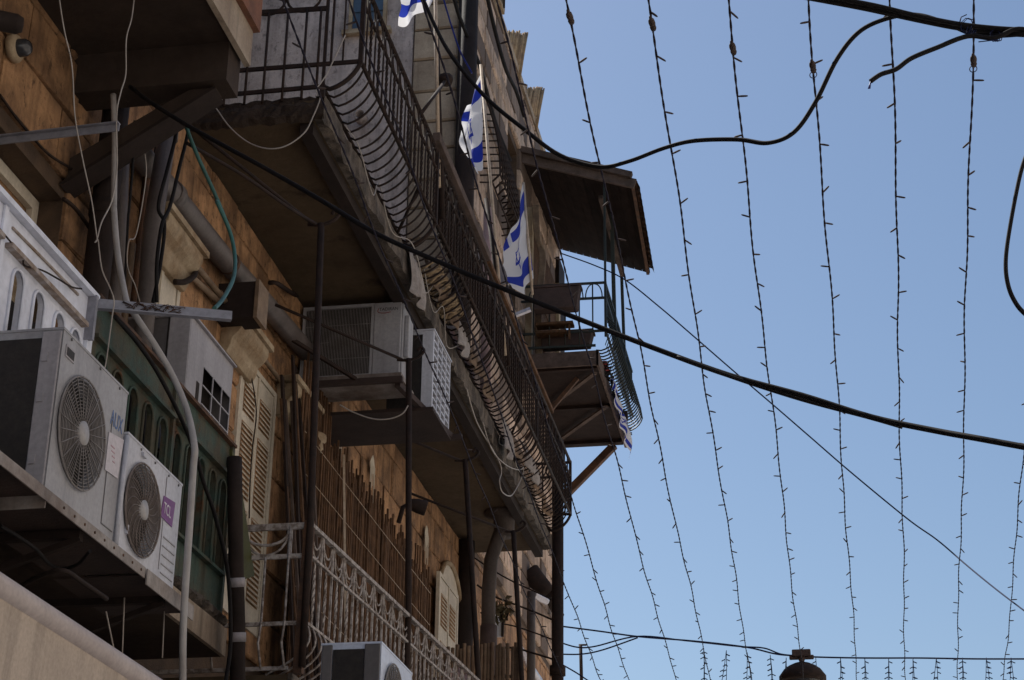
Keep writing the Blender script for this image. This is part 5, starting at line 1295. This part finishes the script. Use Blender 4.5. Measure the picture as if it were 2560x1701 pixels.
q = [z1(1300, 590), z1(1390, 680), z1(1500, 830), z1(1620, 930), z2(440, 972), z2(560, 955), z2(680, 870), z2(740, 760), z2(785, 640), z2(760, 590), z2(830, 480), z2(950, 230)]
cable('pale_wire', [B(p, 10.6) for p in q], .005, M_WWIRE, 'pale wire looping under the near end of the long balcony', 'wire', n=5)
q = [z1(0, 620), z1(100, 760), z1(200, 880), z1(320, 1010), z1(480, 1110), z1(630, 1190)]
cable('wall_cable', [A(p, W + .06) for p in q], .009, M_IRON, 'dark cable sagging across the wall at the upper left', n=5)
q = [z1(415, 1300), z1(500, 1370), z1(600, 1510), z4(740, 430)]
cable('wall_cable', [A(p, W + .07) for p in q], .014, M_IRON, 'dark cable leaving the corner of the recessed window', n=5)
q = [z4(-10, 375), z4(120, 530), z4(180, 610), z4(195, 675), z4(330, 710), z4(460, 780), z4(560, 840), z4(640, 855)]
cable('wall_cable', [A(p, ENC + .03) for p in q], .005, M_IRON, 'thin dark wire lying across the white enclosure panel', n=5)
q = [z8(270, 60), z8(245, 250), z8(270, 420), z8(285, 600), z8(255, 850), z8(235, 1150), z8(230, 1400)]
cable('wall_cable', [A(p, W + .10) for p in q], .006, M_IRON, 'thin wire hanging over the tall cream shutter', n=5)
for i, (xx, lab) in enumerate(((1165, 'upright black cable left of the teal hose'), (1240, 'black cable drooping from the long balcony end beside the teal hose'))):
    q = [z1(xx, 640), z1(xx - 10, 850), z1(xx - 70, 1100), z1(xx - 130, 1350), z4(1290 - 20 * i, 350), z4(1260 - 30 * i, 650), z4(1200 + 30 * i, 960)]
    cable('black_hose', [A(p, -4.02 + .05 * i) for p in q], .012, M_BLKC, lab, n=6)
q = [z1(880, 790), z1(870, 1050), z1(845, 1350), z4(1005, 300), z4(990, 600), z4(975, 840)]
cable('black_hose', [A(p, -4.1) for p in q], .008, M_BLKC, 'thin black cable between the grey drain pipes', n=6)
q = [z1(960, 850), z1(940, 950), z1(955, 1150), z4(1070, 420), z4(1010, 480), z4(1000, 680), z4(1060, 830), z4(1095, 955)]
cable('pale_wire', [A(p, -4.05) for p in q], .004, M_WWIRE, 'pale looping wire in front of the open topped pipe', 'wire', n=5)
q = [z8(940, 510), z8(1050, 570), z8(1200, 620), z8(1330, 620), z8(1430, 580), z8(1475, 515)]
cable('pale_wire', [B(p, 13.3) for p in q], .006, M_WWIRE, 'pale wire loop hanging under the air conditioner frame', 'wire', n=5)
q = [z11(520, 380), z11(600, 640), z11(720, 850), z11(780, 960), z11(795, 1040), z11(780, 1110), z11(800, 1190), z11(860, 1225), z11(905, 1180), z11(965, 1050), z11(960, 990)]
cable('pale_wire', [A(p, -3.36) for p in q], .007, M_WWIRE, 'pale wire looping below the far edge of the long balcony', 'wire', n=5)
q = [z11(650, 650), z11(720, 860), z11(830, 980), z11(930, 1020), z11(970, 1000)]
cable('pale_wire', [A(p, -3.34) for p in q], .006, M_WWIRE, 'pale wire trailing along the far balcony fascia', 'wire', n=5)
q = [z3(350, -20), z3(385, 100), z3(450, 260), z3(520, 430), z3(580, 650), z3(640, 850), z3(720, 1050)]
cable('wall_cable', [A(p, W + .15) for p in q], .028, M_BLKC, 'thick dark cable climbing the ashlar facade beside the middle flag', n=6)
q = [z3(570, -20), z3(620, 200), z3(690, 450), z3(760, 600), z3(810, 760)]
cable('wall_cable', [A(p, W + .2) for p in q], .03, M_BLKC, 'dark cable along the top edge of the ashlar facade', n=6)
q = [z3(280, -20), z3(330, 150), z3(390, 330), z3(460, 460), z3(470, 480)]
cable('blue_cable', [B(p, 17.5) for p in q], .012, M_BLUEC, 'blue cable hanging down beside the thick corner downpipe', n=6)
for i in range(4):   # small cables in the lower far wall
    q = [z12(640 + 30 * i, 500 + 240 * i), z12(820, 620 + 220 * i), z12(1000, 720 + 190 * i), z12(1180, 800 + 180 * i), z12(1340, 880 + 170 * i)]
    cable('wall_cable', [B(p, 21.8) for p in q], .010 + .003 * (i % 2), M_IRON, ['highest sagging dark cable before the far stone wall', 'second sagging dark cable before the far stone wall', 'third sagging dark cable before the far stone wall', 'lowest sagging dark cable before the far stone wall'][i], n=5, group='cables before the far wall')
q = [d(1200, 790), d(1160, 900), d(1100, 1010)]
# cables under the air conditioner shelf
q = [z6(0, 470), z6(120, 540), z6(260, 640), z6(350, 740), z6(450, 775), z6(560, 740), z6(640, 650)]
cable('black_hose', [H(p, 4.02) for p in q], .009, M_BLKC, 'black cable loop hanging below the drip shelf', n=6)
q = [z6(90, 950), z6(200, 870), z6(330, 810), z6(460, 790), z6(600, 880), z6(760, 990)]
cable('grey_hose', [H(p, 3.95) for p in q], .012, M_PVCD, 'dark hose crossing below the drip shelf', 'hose', n=6)
for i, (xa, ya, yb) in enumerate(((885, 980, 1390), (1170, 1060, 1410), (755, 1080, 1420))):
    p0, p1 = A(z6(xa, ya), -3.5), A(z6(xa - 15 if i < 2 else xa + 70, yb), -3.5)
    cable('dangling_string', [p0, p1], .004, M_WWIRE, ['thin string with a knob hanging below the drip shelf', 'thin string hanging at the right end of the drip shelf', 'thin string leaning at the left under the drip shelf'][i], 'string', n=5, k=3)

# ================================================================== STRING LIGHTS OVER THE STREET
ZS = 6.0
strings = [((716, 0), d(1305, 1568), 'string of unlit bulbs nearest the building, crossing the long balcony', 0), ((886, 0), d(1390, 1568), 'second bulb string from the left, over the balcony railing', 0), ((1062, 0), d(1452, 1568), 'third bulb string from the left, over the ashlar facade', 0),
           ((1245, 0), d(1560, 1568), 'fourth bulb string from the left, crossing the canopy roof', 0), (d(1310, 0), d(1640, 1568), 'bulb string with a plug crossing the dip of the looping cable', 1), (d(1495, 0), d(1734, 1568), 'bulb string with a plug just right of the canopy', 1),
           (d(1677, 0), d(1852, 1568), 'bulb string with a plug that runs down to the hanging lamp', 1), (d(1867, 0), d(1976, 1568), 'bulb string with a plug right of the hanging lamp', 1), (d(2052, 0), d(2086, 1568), 'nearly upright bulb string without plug left of the frayed cable', 0),
           (d(2240, 0), d(2203, 1568), 'bulb string with a plug below the tied cable bundle', 1), (d(2440, 0), d(2310, 1568), 'bulb string entering at the lower right edge', 0)]
plug_at = {4: (1315, 20), 5: (1494, 30), 6: (1688, 88), 7: (1873, 130), 9: (2239, 120)}
bm_ = MB().lathe([(0, 0), (.004, .002), (.005, .02), (.0045, .040), (.0025, .048), (0, .049)], (0, 0, 0), (0, 0, 1), 6).mesh('bulb'); bm_.materials.append(M_BULB)
random.seed(77)
for i, (qa, qb, lab, pg) in enumerate(strings):
    a, b = H(qa, ZS), H(qb, ZS); dirv = (b - a).normalized()
    a = a - dirv * 2.5; b = b + dirv * 3
    t = thing('light_string', lab, 'string lights', a, 'string lights along the street')
    Ln = (b - a).length; s1 = V(1, 0, 0); n_ = int(Ln / .035)
    sag = lambda f: -.10 * math.sin(PI * f) + .006 * math.sin(f * 37 + i) + .004 * math.sin(f * 91 + 2 * i)
    wob = lambda f: .006 * math.sin(f * 19 + i * 2) + .004 * math.sin(f * 67 + i)
    mb = MB()
    for ph in (0, PI):
        pts = []
        for j in range(n_ + 1):
            f = j / n_; ang = j * 1.05 + ph
            pts.append(a + dirv * (Ln * f) + V(.0024 * math.cos(ang) + wob(f), 0, .0024 * math.sin(ang) + sag(f)))
        mb.tube(pts, .0033, 4, False)
    part('wire', mb, M_TWIST, t)
    f = .35
    while f < Ln:
        ff = f / Ln; ang = random.choice((0, PI)) + random.uniform(-.9, .9)
        dv = (V(1, 0, 0) * math.cos(ang) + V(0, 0, 1) * math.sin(ang) + dirv * random.uniform(-.5, 1.)).normalized()
        o = inst('bulb', bm_, t, a + dirv * f + V(wob(ff), 0, sag(ff))); o.rotation_euler = dv.to_track_quat('Z', 'Y').to_euler()
        f += random.uniform(.30, .52)
    if pg:
        c = H(d(*plug_at[i]), ZS); f = max(0, (c - a).dot(dirv)) ; ff = f / Ln
        c = a + dirv * f + V(wob(ff), 0, sag(ff))
        part('plug', MB().lathe([(0, -.055), (.006, -.05), (.008, -.03), (.0135, -.02), (.015, 0), (.012, .03), (.0145, .034), (.012, .05), (.005, .06), (0, .06)], c, dirv + V(.05, 0, .02), 8), M_BULB, t)
        if i in (7, 9): part('wire_loop', MB().torus(c + dirv * .075, (.2, .9, .1), .016, .0022, 12, 4), M_NAVY, t)

# ------------------------------------------------------------------ cross wires, icicle lights and hanging lamp at the far end
YL = 25.
q = [d(1280, 1442), d(1380, 1455), d(1475, 1468), d(1600, 1478), d(1720, 1492), d(1790, 1508), d(1845, 1512), d(1890, 1515), d(2000, 1517), d(2120, 1517), d(2250, 1519), d(2400, 1519)]
cable('cross_wire', pl(q, YL), .012, M_NAVY, 'dark blue wire crossing the street above the hanging lamp', 'wire', group='cross wires at the far end')
q = [d(1288, 1480), d(1330, 1492), d(1372, 1490), d(1470, 1467), d(1580, 1477), d(1700, 1490), d(1760, 1494), d(1800, 1508), d(1845, 1512)]
cable('cross_wire', pl(q, YL + .1), .011, M_NAVY, 'wire that dips at the corner post then joins the lamp wire', 'wire', group='cross wires at the far end')
q = [d(1288, 1508), d(1340, 1508), d(1390, 1498), d(1470, 1470)]
cable('cross_wire', pl(q, YL + .15), .011, M_NAVY, 'short lower wire rising from the corner post to the lamp wire', 'wire', group='cross wires at the far end')
q = [d(1288, 1528), d(1330, 1552), d(1380, 1585), d(1420, 1600)]
cable('cross_wire', pl(q, YL + .15), .011, M_NAVY, 'lowest wire slanting down from the corner post to the bottom edge', 'wire', group='cross wires at the far end')
IC = thing('icicle_lights', 'row of icicle light strands hanging from the far cross wire', 'string lights', B(d(1900, 1516), YL))
random.seed(12)
sx = [1622, 1674, 1722, 1775, 1812, 1880, 1937, 1993, 2048, 2104, 2158, 2218, 2273, 2330]
for i, x in enumerate(sx):
    xx = x; ytop = 1516 if x > 1780 else 1494 + (x - 1622) * .1
    mb = MB()
    for k in (0, 1):
        dx = random.uniform(-14, 14) * (1 if k else -.3)
        p0, p1 = B(d(xx, ytop), YL - .02), B(d(xx + dx, ytop + 75), YL - .02)
        mb.tube([p0, p0.lerp(p1, .5) + V(.005, 0, 0), p1, p1 + (p1 - p0) * .5], .0045, 4)
        for j in range(9):
            c = p0.lerp(p1, .12 + j * .16); dv = V(random.choice((-1, 1)) * .9, 0, -.45)
            mb.tube([c, c + dv * .055], .007, 4)
    part('light_strand', mb, M_NAVY, IC)
LP = B((2003, 1640), YL); c0 = B(d(1847, 1509), YL)
lm_ = thing('hanging_lamp', 'dark bell shaped street lamp hanging from the far cross wire', 'street lamp', c0)
s_ = (B(z15(680, 640), YL) - B(z15(280, 640), YL)).length / 2
hz = c0.z
part('clamp', MB().box(c0.x - .13, c0.x + .13, YL - .08, YL + .08, hz - .04, hz + .06).bar(c0 + V(-.17, 0, -.04), c0 + V(.17, 0, -.04), .06), M_TERRA, lm_, bevel=.015)
part('stem', MB().lathe([(.07, -.03), (.05, -.06), (.035, -.10), (.06, -.125)], c0, (0, 0, 1), 12), M_TERRA, lm_)
part('shade', MB().lathe([(.05, -.11), (s_ * .35, -.13), (s_ * .6, -.17), (s_ * .8, -.22), (s_, -.31), (s_ * 1.0, -.36), (s_ * .9, -.40), (s_ * .82, -.37), (.1, -.2)], c0, (0, 0, 1), 28), M_IRON, lm_)
part('bowl', MB().lathe([(s_ * .8, -.39), (s_ * .6, -.52), (s_ * .3, -.59), (0, -.61)], c0, (0, 0, 1), 24), M_GLASS, lm_)
solo('antenna_post', MB().tube([B(d(1338, 1487), YL + 8), B(d(1341, 1600), YL + 8)], .035, 6).tube([B(d(1334, 1487), YL + 8), B(d(1352, 1487), YL + 8)], .02, 5), M_IRON, 'slim dark post standing in the sky beyond the corner post', 'post')
pf = thing('plant', 'dry trailing plant growing beside the soil pipe', 'plant', B(z12(860, 950), 20.5))
lm2 = MB().add([V(0, 0, 0), V(.03, 0, .03), V(0, .01, .09), V(-.03, 0, .03)], [(0, 1, 2, 3)]).mesh('leaf'); lm2.materials.append(M_GREENL)
stm = MB()
for k in range(9):
    base = B(z12(840 + k * 12, 1050), 20.5); tip = B(z12(800 + k * 16 + random.uniform(-30, 30), 830 + random.uniform(0, 160)), 20.5)
    stm.tube([base, base.lerp(tip, .5) + V(random.uniform(-.05, .05), 0, .02), tip], .006, 4)
    for j in range(7):
        o = inst('leaf', lm2, pf, base.lerp(tip, random.uniform(.3, 1)) + V(random.uniform(-.06, .06), random.uniform(-.06, .06), random.uniform(-.06, .06)), (1, 1, 1)); o.rotation_euler = (random.uniform(0, 6), random.uniform(0, 6), random.uniform(0, 6))
part('stem', stm, M_DWOOD, pf)
pn = thing('leaning_board', 'small white board leaning behind the soil pipe', 'board', B(z12(850, 1100), 21))
part('sheet', MB().prism([B(z12(830, 1190), 21), B(z12(880, 1190), 21), B(z12(890, 1050), 21), B(z12(850, 960), 21), B(z12(830, 1000), 21)], (0, .03, 0)), M_WHITE, pn)
part('batten', MB().bar(B(z12(890, 1190), 20.97), B(z12(895, 1040), 20.97), .03), M_IRON, pn)
# pieces that belong to a part go one level deeper (all share the thing's own origin)
DEEPER = {'fan_hub': 'fan', 'grille_spokes': 'grille_rings', 'handle_hole': 'handle_slot', 'swoosh': 'front_panel', 'slat': ('leaf', 'frame'), 'louvre_recess': 'leaf',
          'meeting_stile': 'leaf', 'pane': 'frame', 'sill': 'frame', 'glazing_bar': 'frame', 'rim': ('trough', 'body'), 'lid': 'body', 'globe': 'base', 'bowl': 'shade',
          'wire_loop': 'plug', 'bracket_flange': 'bracket', 'panel': 'leaf', 'frayed_wire': 'sheath', 'print_line': 'notice', 'silver_band': 'tube', 'hook': 'shaft', 'anchor': 'band'}
for o in list(bpy.data.objects):
    if o.parent or o.type != 'EMPTY': continue
    kids = list(o.children)
    base = lambda c: c.name.split('.')[0]
    for c in kids:
        want = DEEPER.get(base(c))
        if base(c) == 'lettering': want = ('badge', 'front_panel')
        if not want: continue
        for w in ((want,) if isinstance(want, str) else want):
            host = [k for k in kids if base(k) == w and k is not c and k.parent is o]
            if host: c.parent = host[0]; break
print('objects', len(bpy.data.objects))
